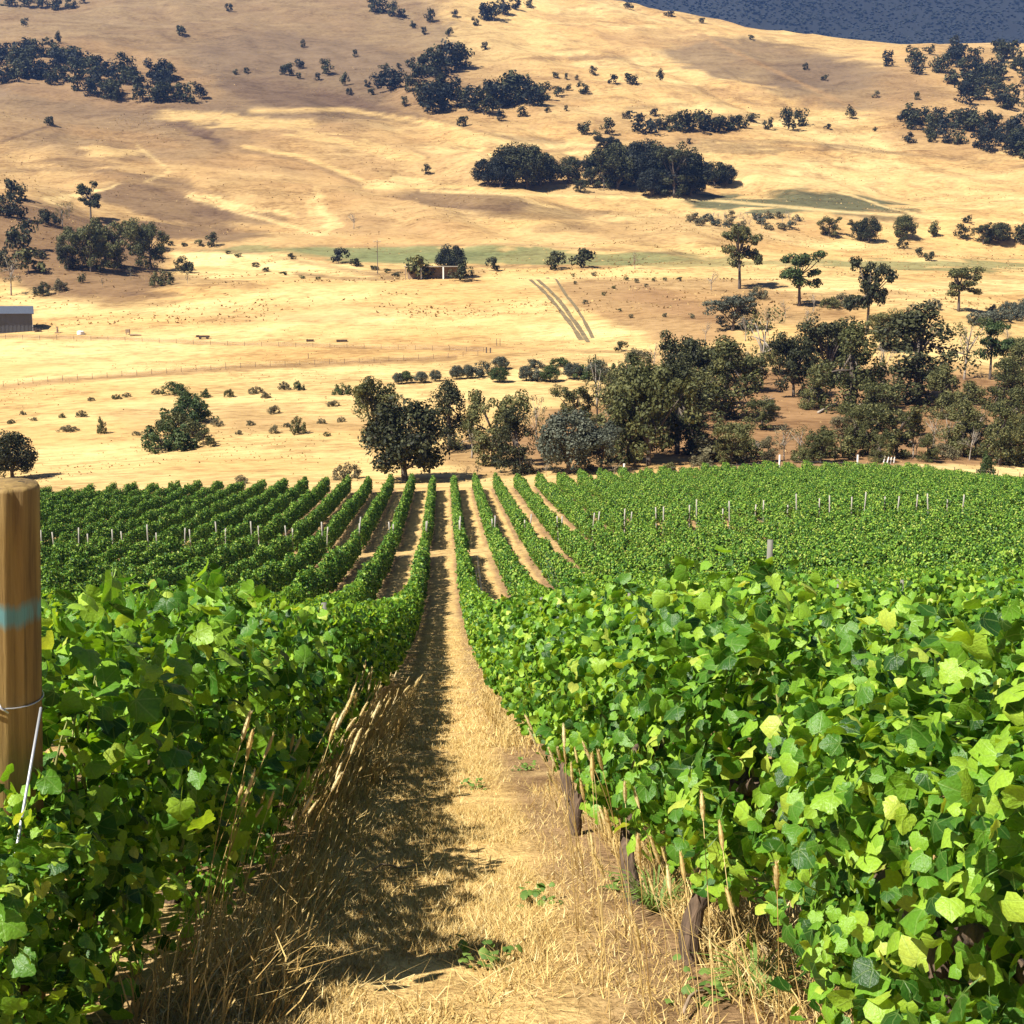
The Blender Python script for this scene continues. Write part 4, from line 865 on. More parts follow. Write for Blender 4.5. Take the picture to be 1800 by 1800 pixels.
# --- trees with a label of their own: px, py of the foot, height px, kind, crown, width, label
ONE = [
 (712, 846, 132, 'round', 'dark', 1.1, 'large round dark tree at the end of the vine rows'), (660, 782, 122, 'broad', 'olive', .85, 'dark tree half hidden behind the large round tree, to its left'),
 (790, 792, 108, 'upright', 'dark', 1.0, 'slim dark tree standing just right of the large round tree'), (866, 818, 128, 'broad', 'olive', .8, 'olive coloured tree with open crown above the far row ends'),
 (610, 842, 30, 'shrub', 'dry', 1.1, 'grey brown round bush above the vine row ends'), (425, 850, 17, 'shrub', 'dry', 1.1, 'low grey bush poking above the vines'), (22, 843, 84, 'round', 'dark', 1.1, 'dark round tree just behind the thick timber post'),
 (905, 832, 105, 'upright', 'dark', .9, 'dark narrow tree left of the leaning bare tree'), (943, 778, 74, 'sparse', 'dry', .8, 'thin half bare tree leaning over the far paddock edge'), (1000, 832, 100, 'round', 'silver', 1.1, 'silvery green round tree at the vineyard end'),
 (1056, 830, 88, 'broad', 'silver', 1.0, 'silvery tree to the right of the silvery round tree'), (1050, 748, 110, 'sparse', 'olive', .7, 'thin open tree rising behind the silvery trees'), (1012, 748, 68, 'broad', 'olive', 1.0, 'small olive tree behind the silvery round tree'),
 (1140, 818, 195, 'broad', 'olive', .75, 'tallest broad dark tree in the gully'), (1105, 812, 140, 'upright', 'olive', 1.1, 'dark tree leaning on the left of the tallest gully tree'), (1190, 798, 150, 'upright', 'dark', 1.0, 'dark lower tree on the right of the tallest gully tree'),
 (1212, 722, 138, 'broad', 'dark', .8, 'dark tree with ragged top behind the tallest gully tree'), (1272, 738, 128, 'upright', 'olive', 1.1, 'upright olive tree on bare brown bank casting a long shadow'), (1338, 676, 122, 'sparse', 'olive', .9, 'tree with thin pale trunks above the brown bank'),
 (1395, 698, 112, 'broad', 'dark', .8, 'tree with a leaning forked trunk on the brown bank'), (1452, 676, 112, 'broad', 'dark', .95, 'wide dark tree behind the leaning forked trunk'), (1498, 728, 140, 'upright', 'olive', 1.0, 'narrow dark tree beside fallen pale timber'),
 (1610, 708, 150, 'upright', 'dark', 1.3, 'big dense dark tree halfway up the brown bank'), (1560, 618, 68, 'broad', 'olive', 1.1, 'olive tree behind the top of the big dense dark tree'), (1552, 690, 80, 'bare', 'dry', .9, 'pale bare branched shrub between two dark trees'),
 (1695, 668, 98, 'sparse', 'olive', .9, 'slender open tree on the far side of the big dense tree'), (1740, 668, 94, 'gum', 'green', .9, 'pale green open tree under the silvery olive rows'), (1762, 722, 84, 'upright', 'olive', 1.1, 'upright tree low on the brown bank near the photo edge'),
 (1790, 642, 52, 'broad', 'olive', 1.2, 'olive tree at the photo edge below the olive rows'), (1285, 818, 78, 'broad', 'olive', 1.0, 'dark bushy tree behind the vines below the bank'), (1378, 810, 60, 'sparse', 'dry', 1.0, 'thin grey brown shrub tree behind the vines'),
 (1442, 814, 64, 'broad', 'olive', 1.0, 'olive bushy tree behind the green vines'), (1502, 802, 78, 'upright', 'olive', .8, 'narrow olive tree with a pale trunk behind the vines'), (1576, 804, 92, 'broad', 'olive', .95, 'bushy tree behind the white stakes'),
 (1690, 804, 88, 'upright', 'olive', 1.0, 'dark tree on the bank foot beside grey bare scrub'), (1704, 810, 50, 'bare', 'dry', 1.2, 'grey bare scrub at the foot of the bank'), (1757, 818, 98, 'upright', 'olive', .9, 'tall dark tree behind the light green bush'),
 (1732, 838, 46, 'shrub', 'green', .55, 'light green bush standing at the vineyard edge'), (1795, 804, 82, 'broad', 'olive', .9, 'dark tree on the bank foot cut by the photo edge'), (1640, 790, 60, 'sparse', 'olive', 1.0, 'small open tree between the bushy tree and grey scrub'),
 (1300, 508, 104, 'gum', 'olive', 1.0, 'tall gum tree with bare trunk alone on the brown knoll'), (1405, 538, 90, 'gum', 'green', 1.2, 'pale thin crowned gum tree with spreading limbs'), (1524, 588, 118, 'gum', 'dark', .85, 'dark gum tree with tufted crown on a tall trunk'),
 (1685, 548, 74, 'gum', 'olive', 1.3, 'flat topped open gum tree in the right paddock'), (1335, 526, 25, 'shrub', 'dry', 1.0, 'low grey shrub to the right of tall gum tree'), (1250, 512, 34, 'bare', 'dry', 1.2, 'pale leafless shrub to the left of tall gum tree'),
 (1288, 582, 66, 'broad', 'silver', 1.3, 'dark grey shrubby tree below the tall gum tree'), (1350, 590, 44, 'bare', 'dry', 1.2, 'leafless grey shrub above the bank trees'), (1090, 618, 18, 'farbush', 'dark', 1.2, 'small dark round bush below the wheel tracks'),
 (735, 492, 46, 'farbush', 'olive', 1.1, 'olive bush at the end of the open shed'), (793, 490, 56, 'round', 'blue', 1.0, 'dark round tree rising behind the open shed'), (810, 493, 30, 'farbush', 'dark', 1.1, 'low dark bush right of the open shed'), (868, 477, 26, 'farbush', 'dark', .9, 'small dark bush alone on the green flat'),
 (975, 473, 34, 'farbush', 'dark', 1.1, 'left one of two dark bushes on the flat'), (1026, 471, 37, 'farbush', 'dark', 1.1, 'right one of two dark bushes on the flat'), (1116, 473, 28, 'bare', 'dry', 1.5, 'pale thin bush on the green flat'),
 (595, 463, 28, 'farbush', 'blue', 1.1, 'bush left of the power pole'), (626, 469, 16, 'farbush', 'dark', 1.4, 'low dark bush beside the power pole'), (512, 456, 12, 'farbush', 'dark', 1.2, 'small dark bush beside the pale strip of field'), (373, 434, 25, 'far', 'dark', 1.0, 'round dark tree at the corner of pale strip'), (352, 434, 12, 'farbush', 'olive', 1.3, 'low bush beside the round dark tree'),
 (178, 763, 33, 'shrub', 'olive', .45, 'small upright bush alone in the near paddock'), (525, 764, 34, 'shrub', 'olive', .6, 'small ragged tree above the vines in near paddock'), (403, 699, 17, 'shrub', 'olive', .8, 'neat round bush in the near paddock'), (602, 694, 21, 'shrub', 'green', 1.1, 'wide green bush near the dark trees'),
 (382, 750, 14, 'shrub', 'dry', 1.2, 'low brown bush right of the straggly green bushes'), (481, 728, 18, 'shrub', 'dry', .9, 'dry bush near the small ragged tree'), (450, 692, 14, 'shrub', 'dry', 1.4, 'dry thin scrub in the upper near paddock'), (525, 686, 18, 'shrub', 'green', .9, 'green round scrub in the upper near paddock'),
 (482, 762, 18, 'shrub', 'dry', .7, 'thin dry plant left of the small ragged tree'), (362, 699, 17, 'shrub', 'green', .9, 'green bush above the straggly green bushes'), (120, 758, 12, 'shrub', 'dry', 2.2, 'low scrub patch left of the small upright bush'),
 (160, 388, 62, 'gum', 'dark', 1.0, 'tall tufted gum on the rough hillock'), (90, 222, 18, 'farbush', 'dark', 1.0, 'dark bush alone at the end of a gully line'), (751, 307, 18, 'far', 'dark', 1.0, 'single round tree on the open middle slope'), (622, 402, 26, 'bare', 'dry', 1.4, 'thin scrubby bush beside the pale track'),
 (404, 21, 14, 'farbush', 'dark', 1.0, 'lone dark bush near the top of the left hill'), (315, 62, 18, 'farbush', 'dark', 1.0, 'lone bush with a dark shadow on the upper hill'), (102, 76, 21, 'far', 'dark', .8, 'single tree above the left wood'), (45, 46, 14, 'farbush', 'dark', .9, 'single bush above the pale clearing'),
 (532, 84, 15, 'far', 'dark', .7, 'small pointed tree alone on the upper slope'), (625, 101, 13, 'far', 'dark', .9, 'small tree right of the small pointed tree'), (757, 40, 23, 'far', 'dark', 1.0, 'round dark tree near the top centre'),
 (1160, 141, 20, 'far', 'dark', 1.0, 'lone tree on the bright upper slope'), (1043, 133, 16, 'far', 'dark', 1.0, 'single tree above the middle wood'), (1415, 123, 13, 'far', 'dark', .9, 'small tree on the dusky saddle'), (1320, 70, 9, 'farbush', 'dark', 1.2, 'little bush near the ridge line'),
 (1450, 142, 10, 'farbush', 'dark', 1.2, 'little bush below the small tree on the saddle'), (1104, 16, 11, 'farbush', 'dark', 1.5, 'bush at the top of the ridge line'), (1180, 29, 9, 'farbush', 'dark', 2.2, 'wide flat bush along the ridge line'), (1234, 41, 10, 'farbush', 'dark', 1.2, 'dark bush below the ridge line'),
 (1612, 176, 14, 'far', 'dark', 1.0, 'small tree in the clearing between right woods'), (1540, 172, 12, 'farbush', 'dry', 1.0, 'reddish bush left of the clearing'), (1494, 209, 24, 'far', 'dark', .9, 'single tree left of the lower right wood'), (1385, 228, 38, 'far', 'dark', 1.0, 'pair topped dark tree at the end of the tree belt'),
 (1700, 392, 13, 'farbush', 'dark', 1.2, 'small bush above the lower right trees'), (1617, 453, 18, 'farbush', 'dark', 1.0, 'left one of two low bushes beside the flat'), (1637, 459, 18, 'farbush', 'dark', 1.0, 'right one of two low bushes beside the flat'), (814, 223, 20, 'farbush', 'dark', 1.1, 'dark bush at the foot of the middle wood'),
]
for px, py, h, kind, mat, wide, lab in ONE:
    b_ = 1.08 if px > 600 and py > 580 else 1.0
    plant(px, py, h * b_, kind, mat, lab, None, wide * (1.12 if b_ > 1 and kind in ('broad', 'upright') else 1))
# --- trees and shrubs nothing tells apart: group phrase, shared label, kind, crown, spots
def many(group, label, kind, mat, spots, wide=1.0):
    one = len(spots) <= 20
    if one: spots = sorted(spots)
    rr = random.Random(len(spots) * 13 + len(label))
    for q_, (px, py, h) in enumerate(spots):
        kd = kind if isinstance(kind, str) else rr.choice(kind); mt = mat if isinstance(mat, str) else rr.choice(mat)
        plant(px, py, h * 1.08, kd, mt, f'{label}, {ordinal(q_ + 1)} from the left' if one else label, group, wide * rr.uniform(.95, 1.35))
def fill(poly, n, hmin, hmax, seed, gap):
    rr = random.Random(seed); xs_ = [p[0] for p in poly]; ys_ = [p[1] for p in poly]; out = []; t = 0
    while len(out) < n and t < 20000:
        t += 1; x = rr.uniform(min(xs_), max(xs_)); y = rr.uniform(min(ys_), max(ys_)); c = False
        for (x0, y0), (x1, y1) in zip(poly, poly[1:] + poly[:1]):
            if (y0 > y) != (y1 > y) and x < (x1 - x0) * (y - y0) / (y1 - y0) + x0: c = not c
        if c and all(math.hypot((x - a) , (y - b) * 1.6) > gap * .85 for a, b, _ in out): out.append((x, y, rr.uniform(hmin, hmax)))
    return out
DK = ['dark', 'dark', 'blue']; FK = ['far', 'far', 'farlow']
many('trees of the left hillside wood', 'dark tree in the long wood on the left hillside', FK, DK, fill([(-40, 95), (60, 92), (150, 112), (230, 122), (300, 140), (305, 165), (362, 168), (360, 178), (280, 182), (190, 178), (110, 158), (0, 148), (-40, 146)], 62, 24, 34, 1, 12))
many('trees at the top left corner', 'dark tree in the wood cut by the top left corner', FK, DK, [(15, 12, 24), (45, 14, 24), (75, 16, 24), (100, 18, 20), (125, 16, 18), (145, 8, 14)])
many('trees at the top of the middle hill', 'dark tree in the loose groups at the top centre', FK, DK, [(655, 22, 22), (670, 24, 24), (690, 28, 22), (706, 30, 16), (800, 31, 12), (727, 50, 12), (745, 61, 12), (791, 64, 15), (852, 88, 12), (835, 45, 14), (850, 36, 26), (868, 38, 34), (888, 26, 26), (905, 16, 22), (930, 14, 16)])
many('trees of the middle wood', 'dark tree in the wood at the centre of the hillside', FK, DK, [(685, 160, 34), (700, 155, 30), (735, 150, 32), (755, 135, 42), (770, 140, 50), (785, 128, 48), (800, 122, 44), (815, 122, 38), (750, 185, 40), (765, 200, 44), (785, 192, 42), (775, 170, 38), (740, 178, 28), (795, 175, 36), (720, 162, 24), (665, 150, 22), (675, 126, 14), (701, 122, 10), (722, 118, 16),
   (815, 190, 30), (835, 196, 40), (850, 201, 42), (870, 190, 44), (885, 187, 50), (900, 186, 52), (915, 182, 44), (930, 186, 44), (945, 186, 36), (957, 176, 28), (878, 213, 18), (917, 206, 16), (860, 178, 36), (905, 165, 30)])
many('scattered bushes left of the middle wood', 'small dark bush scattered left of the middle wood', ['far', 'farbush'], DK, [(497, 132, 14), (508, 134, 22), (525, 121, 16), (526, 139, 10), (558, 142, 12), (573, 131, 24), (607, 150, 22), (613, 168, 12), (646, 154, 12), (654, 168, 12), (711, 187, 16), (415, 132, 9), (432, 130, 10)], .9)
many('scattered bushes right of the middle wood', 'small dark bush scattered right of the middle wood', ['far', 'farbush'], DK, [(974, 137, 10), (995, 140, 10), (1014, 141, 8), (1024, 165, 20), (980, 170, 18), (1078, 148, 15), (1104, 148, 18), (995, 195, 9), (963, 198, 10), (1000, 160, 12)], .95)
many('trees of the belt across the right hillside', 'dark tree in the thin belt across the right hillside', ['far', 'farlow', 'farbush'], DK, [(1030, 238, 24), (1070, 237, 26), (1048, 246, 16), (1104, 209, 14), (1150, 205, 14), (1130, 236, 34), (1160, 230, 18), (1190, 231, 32), (1205, 233, 34), (1218, 228, 28), (1232, 226, 30), (1248, 232, 26), (1260, 233, 28), (1275, 231, 24), (1287, 230, 24), (1300, 226, 22), (1323, 215, 18), (1350, 228, 20), (1405, 222, 28), (1211, 254, 9), (1456, 228, 10), (1538, 231, 8), (1175, 226, 22), (1020, 228, 12)])
many('trees of the upper right wood', 'dark tree in the upper wood on the right', FK, DK, [(1560, 117, 25), (1605, 118, 34), (1610, 131, 22), (1677, 78, 14), (1632, 96, 16)] + fill([(1625, 108), (1700, 98), (1840, 95), (1840, 195), (1740, 192), (1690, 182), (1690, 158), (1640, 134)], 42, 22, 34, 3, 14))
many('trees of the lower right wood', 'dark tree in the lower wood on the right', FK, DK, [(1598, 250, 18), (1637, 250, 18), (1583, 214, 18)] + fill([(1590, 212), (1640, 212), (1700, 222), (1840, 222), (1840, 285), (1770, 275), (1700, 262), (1600, 240)], 38, 22, 36, 4, 14))
many('trees of the mid slope wood', 'dark tree in the left clump of the mid slope wood', 'round', ['blue', 'dark'], [(858, 326, 40), (880, 330, 48), (902, 326, 62), (926, 332, 66), (950, 328, 52), (967, 322, 36)])
many('trees of the mid slope wood', 'dark tree in the right clump of the mid slope wood', ['round', 'broad'], ['blue', 'dark'], [(1000, 322, 40), (1020, 338, 22), (1040, 324, 48), (1062, 272, 30), (1078, 272, 24), (1062, 332, 62), (1086, 332, 68), (1107, 328, 62), (1131, 332, 72), (1160, 330, 74), (1185, 347, 84), (1203, 342, 62), (1214, 346, 48), (1145, 346, 42), (1100, 300, 40)])
many('three trees right of the mid slope wood', 'dark tree in the trio right of the mid slope wood', 'round', ['blue', 'dark'], [(1236, 316, 20), (1256, 327, 36), (1276, 328, 32)])
many('scrub bushes below the dark field', 'pale grey scrub bush in patch below the dark field', ['farbush', 'bare'], ['silver', 'dry'], fill([(1190, 385), (1330, 382), (1420, 385), (1380, 408), (1230, 400)], 34, 9, 14, 6, 11), 1.2)
many('trees beside the right flat', 'dark tree in the line beside the right flat', ['round', 'broad', 'far'], ['dark', 'olive'], [(1457, 416, 32), (1508, 422, 34), (1527, 426, 38), (1590, 420, 36), (1585, 437, 20), (1640, 417, 28), (1692, 421, 25), (1728, 430, 36), (1755, 428, 32), (1790, 427, 28), (1810, 424, 30)])
many('olive trees along the curved row', 'young silvery olive tree in the curved row', ['shrub', 'round'], ['silver', 'green', 'silver'], [(700, 676, 18), (715, 674, 20), (740, 673, 18), (765, 671, 18), (803, 667, 22), (845, 664, 28), (878, 672, 24), (925, 670, 24), (967, 672, 26), (1008, 667, 26), (1050, 668, 32), (1090, 664, 28), (880, 650, 20), (940, 648, 18), (985, 645, 18), (822, 666, 22), (945, 670, 22), (1030, 667, 26)], 1.1)
many('olive trees on the right rise', 'silvery olive tree in the rows on the right rise', 'shrub', ['silver'], [(1715, 572, 24), (1735, 568, 24), (1757, 566, 25), (1778, 562, 24), (1797, 558, 26), (1745, 553, 18), (1770, 548, 20), (1795, 545, 20)], .9)
many('straggly green bushes in the near paddock', 'green bush in the straggly line down the near paddock', ['shrub', 'broad'], ['green', 'olive'], [(296, 792, 52), (318, 790, 30), (322, 748, 50), (332, 716, 32), (345, 742, 38), (308, 694, 26), (357, 782, 28), (305, 765, 40), (338, 770, 34), (370, 786, 18)], 1.0)
many('dark trees on the rough hillock', 'dark tree in the clump on the rough hillock', 'broad', ['dark', 'olive'], [(128, 472, 70), (160, 478, 82), (205, 472, 84), (238, 448, 50), (265, 472, 76), (255, 442, 46), (185, 468, 60), (120, 475, 40)], .8)
many('bushes on the rough hillock', 'bush scattered over the rough brown hillock', ['shrub', 'sparse', 'farbush'], ['dark', 'olive', 'dry'], [(20, 352, 36), (15, 382, 42), (42, 442, 52), (85, 396, 30), (110, 399, 36), (122, 382, 24), (20, 520, 66), (50, 482, 42), (105, 512, 22), (75, 520, 24), (285, 502, 28), (325, 479, 28), (330, 499, 18), (70, 455, 16), (145, 498, 16), (230, 490, 18), (180, 505, 14), (8, 470, 34)], .8)
many('low bushes dotted over the near paddock', 'tiny dry bush dotted over the near paddock', 'shrub', ['dry', 'olive'], [(40, 730, 8), (60, 740, 7), (110, 735, 8), (143, 733, 12), (160, 705, 8), (205, 702, 9), (222, 698, 8), (275, 693, 10), (440, 748, 10), (565, 745, 10), (585, 715, 12), (500, 685, 14), (466, 700, 12), (20, 745, 8), (505, 752, 9), (240, 765, 8), (600, 742, 10), (575, 768, 8), (420, 765, 8)])
many('low bushes dotted over the brown knoll', 'tiny dark bush dotted over the brown knoll', 'farbush', ['dry', 'olive'], [(1008, 487, 6), (1045, 485, 7), (1100, 493, 7), (1117, 497, 8), (1150, 495, 7), (1168, 494, 6), (1080, 508, 6), (1028, 535, 8), (1110, 560, 7), (1170, 558, 8), (1090, 548, 6), (1135, 505, 6), (1060, 520, 6), (1195, 495, 8), (1010, 500, 6), (1215, 560, 9)])
many('scrub along the foot of the brown bank', 'low scrub bush at the foot of the brown bank', ['shrub', 'bare', 'sparse'], ['olive', 'dry'], [(1238, 820, 26), (1330, 808, 30), (1415, 812, 30), (1545, 806, 26), (1610, 802, 34), (1660, 806, 30), (1780, 818, 34), (840, 838, 22), (930, 834, 26), (1080, 838, 26), (1225, 770, 20), (1180, 834, 22), (960, 836, 22), (820, 836, 16)])
many('trees filling the gully', 'ragged olive tree in the thick of the gully belt', ['upright', 'broad', 'sparse'], 'olive', [(1085, 790, 90), (1160, 760, 110), (1185, 720, 100), (1240, 700, 90), (1125, 735, 90), (1075, 720, 60), (1230, 790, 60), (1310, 690, 70), (1370, 660, 60), (1475, 660, 70), (1790, 700, 90), (830, 806, 70), (755, 800, 60), (970, 800, 60), (1030, 795, 70), (1430, 720, 70), (1545, 742, 70), (1655, 735, 80)], 1.0)
many('trees on the middle of the brown bank', 'olive tree standing midway up the brown bank', ['upright', 'broad'], 'olive', [(1340, 756, 54), (1520, 770, 62), (1700, 752, 72), (1785, 760, 70)], 1.05)
many('scrub in front of the brown bank', 'olive scrub tree between the vines and brown bank', ['broad', 'upright', 'sparse', 'shrub'], ['olive', 'dry'], [(1260, 812, 50), (1310, 806, 46), (1350, 812, 40), (1405, 806, 52), (1465, 806, 50), (1525, 800, 56), (1545, 812, 44), (1605, 806, 60), (1630, 812, 44), (1665, 800, 66), (1715, 800, 56), (1775, 808, 70), (1480, 772, 40), (1600, 765, 40), (1720, 765, 44)], 1.1)
many('shrubs around the gully head', 'grey shrub around the head of the gully', ['shrub', 'bare'], ['dry', 'silver', 'olive'], [(1430, 548, 28), (1460, 542, 22), (1485, 540, 24), (1380, 560, 28), (1240, 600, 30), (1310, 600, 40), (1420, 580, 34), (1480, 600, 40), (1640, 600, 30), (1600, 560, 24), (1640, 545, 20), (1120, 640, 30), (1150, 640, 34), (1770, 610, 34), (1700, 620, 40), (1240, 650, 40), (1300, 655, 40)], .85)
many('grass tussocks along the hedge line', 'dark low bush along the drain beside the pale strip', 'farbush', ['dark', 'olive'], [(400, 447, 6), (420, 452, 6), (448, 470, 8), (470, 478, 8), (500, 484, 7), (530, 490, 6), (560, 492, 5), (655, 475, 8), (680, 480, 8), (700, 486, 8), (300, 432, 8), (322, 433, 6)], 1.6)

# ------------------------------------------------------------------ farm things
def at(px, py): 
    x, y, z, D = ground_at(px, py); return Vector((x, y, z)), D
def facing(o): o.rotation_euler = (0, 0, -YAW)
# grey shed at the photo edge
p, D = at(58, 583); u = D / F
W, Hh, dp = 150 * u, 30 * u, 9.0; sa_ = math.atan(842 / F) - YAW
sh = tag(empty('shed', p - Vector((W / 2 * math.cos(sa_), W / 2 * math.sin(sa_), 0))), 'grey metal shed at the edge of the golden paddock', 'shed'); sh.rotation_euler = (0, 0, sa_)
nb = 24
for nm, mb in (('wall', MB().box((0, dp / 2, Hh / 2 - .5), (W, dp, Hh + 1))),): build(mb, nm, M['steel'], sh)
for i in range(nb): build(MB().box((-W / 2 + (i + .5) * W / nb, -.03, Hh / 2), (W / nb * .5, .05, Hh * .98)), 'wall_rib', M['steel'], sh)
rf = MB(); e = .5; rh = 2.0
rf.add([(-W / 2 - e, -e, Hh), (W / 2 + e, -e, Hh), (W / 2 + e, dp / 2, Hh + rh), (-W / 2 - e, dp / 2, Hh + rh), (-W / 2 - e, dp + e, Hh), (W / 2 + e, dp + e, Hh),
        (-W / 2 - e, -e, Hh - .12), (W / 2 + e, -e, Hh - .12), (W / 2 + e, dp + e, Hh - .12), (-W / 2 - e, dp + e, Hh - .12)],
       [(0, 1, 2, 3), (3, 2, 5, 4), (6, 7, 1, 0), (9, 8, 7, 6), (8, 9, 4, 5)], [(1, 7, 2), (7, 8, 2), (8, 5, 2), (0, 3, 6), (6, 3, 9), (9, 3, 4)])
build(rf, 'roof', M['roof'], sh); build(MB().box((0, -e - .05, Hh - .1), (W + 2 * e, .12, .16)), 'gutter', M['rust'], sh)
build(MB().box((W / 2 + .02, -.02, Hh / 2), (.12, .12, Hh)), 'corner_trim', M['white'], sh)
# open fronted shed with white posts on the flat
p, D = at(760, 491); u = D / F
os_ = tag(empty('open_shed', p), 'low open fronted shed with white posts under the trees', 'shed'); facing(os_)
w2, h2 = 98 * u, 21 * u
r0 = MB(); r0.box((0, 1.6, h2 + .12), (w2, 4.2, .22)); build(r0, 'roof', M['post'], os_)
build(MB().box((0, 3.4, h2 / 2 - .2), (w2 * .9, .15, h2 + .35)), 'back_wall', M['drywood'], os_)
for dx in (-19, 19): build(MB().box((dx * u, -.3, h2 / 2 - .2), (.45, .3, h2 + .4)), 'post', M['white'], os_)
for dx in (-46, 46): build(MB().box((dx * u, -.3, h2 / 2 - .2), (.25, .25, h2 + .4)), 'post', M['drywood'], os_)
# power pole
p, D = at(664, 482); u = D / F
pp = tag(empty('power_pole', p), 'thin timber power pole on the far flat', 'pole'); facing(pp); ph = 58 * u
build(MB().tube([(0, 0, -.3), (0, 0, ph)], [.14, .10], 8), 'pole', M['tree_bark'], pp)
build(MB().box((0, -.2, ph - .7), (2.4, .14, .16)), 'crossarm', M['tree_bark'], pp)
for dx in (-1, 0, 1): build(MB().tube([(dx, -.2, ph - .62), (dx, -.2, ph - .35)], .07, 6), 'insulator', M['white'], pp)
# clutter beside the shed
p, D = at(68, 583); u = D / F; mb = MB(); rr = random.Random(4)
for i in range(22): 
    a = rr.uniform(0, 3.14); d = np.array([math.cos(a), math.sin(a) * .4, rr.uniform(-.1, .9)]) * rr.uniform(.6, 1.6); c0 = np.array([rr.uniform(-.8, .8), rr.uniform(-.5, .5), rr.uniform(.1, .6)]); mb.tube([c0 - d * .5, c0 + d * .5], rr.uniform(.05, .14), 5)
tag(build(mb, 'timber_heap', M['rust'], loc=p), 'dark heap of scrap timber beside the grey shed', 'heap')
p, D = at(101, 586); mb = MB().tube([(0, 0, -.1), (0, 0, 1.1), (.03, 0, 1.3)], [.3, .26, .2], 8); mb.box((0, 0, 1.5), (.5, .4, .35)); mb.box((.1, 0, .08), (1.4, 1, .2))
tag(build(mb, 'pump', M['drywood'], loc=p), 'short brown pump post between the heap and white tank', 'pump')
p, D = at(142, 588); t = tag(empty('water_tank', p), 'small white water tank beside the dirt track', 'tank'); build(MB().tube([(0, 0, -.05), (0, 0, .75), (0, 0, .95), (0, 0, 1.0)], [.95, .95, .6, .2], 16), 'tank', M['white'], t); build(MB().tube([(.1, 0, 1.0), (.1, 0, 1.08)], .22, 10), 'lid', M['rust'], t)
p, D = at(225, 589); t = tag(empty('feed_box', p), 'brown box raised on legs beside the dirt track', 'box'); build(MB().box((0, 0, 1.0), (1.0, .9, .9)), 'box', M['drywood'], t)
for dx in (-.4, .4):
    for dy in (-.35, .35): build(MB().box((dx, dy, .25), (.1, .1, .6)), 'leg', M['drywood'], t)
p, D = at(238, 591); tag(build(MB().tube([(-1.4, 0, .2), (0, .1, .28), (1.5, 0, .22)], [.2, .24, .15], 7), 'log', M['drywood'], loc=p), 'grey log on the ground by the raised box', 'log')
p, D = at(359, 596); t = tag(empty('farm_implement', p), 'dark rusty farm implement standing in the paddock', 'farm machine')
build(MB().box((0, 0, .62), (2.6, 1.1, .5)), 'frame', M['rust'], t); build(MB().box((-1.75, 0, .5), (1.1, .12, .14)), 'drawbar', M['rust'], t)
for dx in (-.9, .9): build(MB().tube([(dx, -.62, .36), (dx, -.5, .36)], .36, 14), 'wheel', M['rust'], t)
build(MB().box((-1.6, 0, .75), (.7, .6, .45)), 'toolbox', M['rust'], t)
for px, lab, w_ in ((545, 'low brown trough left of the long one', 1.7), (601, 'long low trough on the paddock track', 2.6)):
    p, D = at(px, 601); t = tag(empty('trough', p), lab, 'trough')
    for nm, c, d in (('side', (0, -.38, .25), (w_, .06, .5)), ('side', (0, .38, .25), (w_, .06, .5)), ('end', (-w_ / 2, 0, .25), (.06, .82, .5)), ('end', (w_ / 2, 0, .25), (.06, .82, .5)), ('bottom', (0, 0, .06), (w_ - .1, .7, .08))): build(MB().box(c, d), nm, M['rust'], t)
# gate and stump posts near the track's end
for px, py, hp, lab in ((873, 608, 12, 'left slim gatepost in the paddock'), (879, 608, 12, 'right slim gatepost in the paddock'), (855, 621, 10, 'short thick dark strainer post on the fence corner'), (862, 621, 9, 'thin leaning stake beside the thick strainer post'), (542, 631, 9, 'lone stake on the fence bank')):
    p, D = at(px, py); tag(build(MB().tube([(0, 0, -.2), (0, 0, hp * D / F)], .16 if 'thick' in lab else .07, 7), 'fence_post', M['tree_bark'], loc=p), lab, 'post')
def fence(pts, lab, n, hp=1.15, mat='tree_bark'):
    f = tag(empty('fence', at(*pts[0])[0]), lab, 'fence'); o0 = f.location.copy(); P = []
    xs_ = np.linspace(pts[0][0], pts[-1][0], n); ys_ = np.interp(xs_, [q[0] for q in pts], [q[1] for q in pts]); pm = MB().tube([(0, 0, -.2), (0, 0, hp)], .045, 6).mesh('post', M[mat])
    for x, y in zip(xs_, ys_): p, D = at(x, y); P.append(p); obj('post', pm, f, p - o0)
    for hh in (.35, .7, 1.05): build(MB().tube([q - o0 + Vector((0, 0, hh)) for q in P], .006, 4), 'wire', M['wire'], f)
fence([(-20, 682), (120, 669), (300, 656), (450, 646), (620, 639), (840, 626)], 'wire fence with thin posts across the lower paddock', 34)
fence([(-20, 596), (200, 600), (400, 608), (640, 613), (850, 619)], 'wire fence with thin posts along the dirt track', 30)
fence([(1180, 838), (1400, 826), (1600, 832), (1830, 850)], 'wire fence behind the right end of the vineyard', 18, 1.2)
for i, (px, py, hp, tl) in enumerate([(1546, 812, 14, .35), (1553, 814, 12, .2), (1559, 815, 12, .25), (1565, 815, 11, .15), (1571, 814, 11, .1)]):
    p, D = at(px, py); o = build(MB().tube([(0, 0, -.1), (0, 0, hp * D / F)], .09, 8), 'white_stake', M['white'], loc=p); o.rotation_euler = (0, tl, 0)
    tag(o, f'{ordinal(i + 1)} from the left of five leaning white stakes', 'stake', 'row of leaning white stakes')
for px, py, lab in ((1370, 822, 'short white stub post above the green vines'), (1097, 838, 'pale leaning stub post under the dark gully tree'), (1507, 822, 'small pale stub post left of the white stakes')):
    p, D = at(px, py); tag(build(MB().tube([(0, 0, -.1), (0, 0, 1.6)], .13, 8), 'white_post', M['white'], loc=p), lab, 'post')
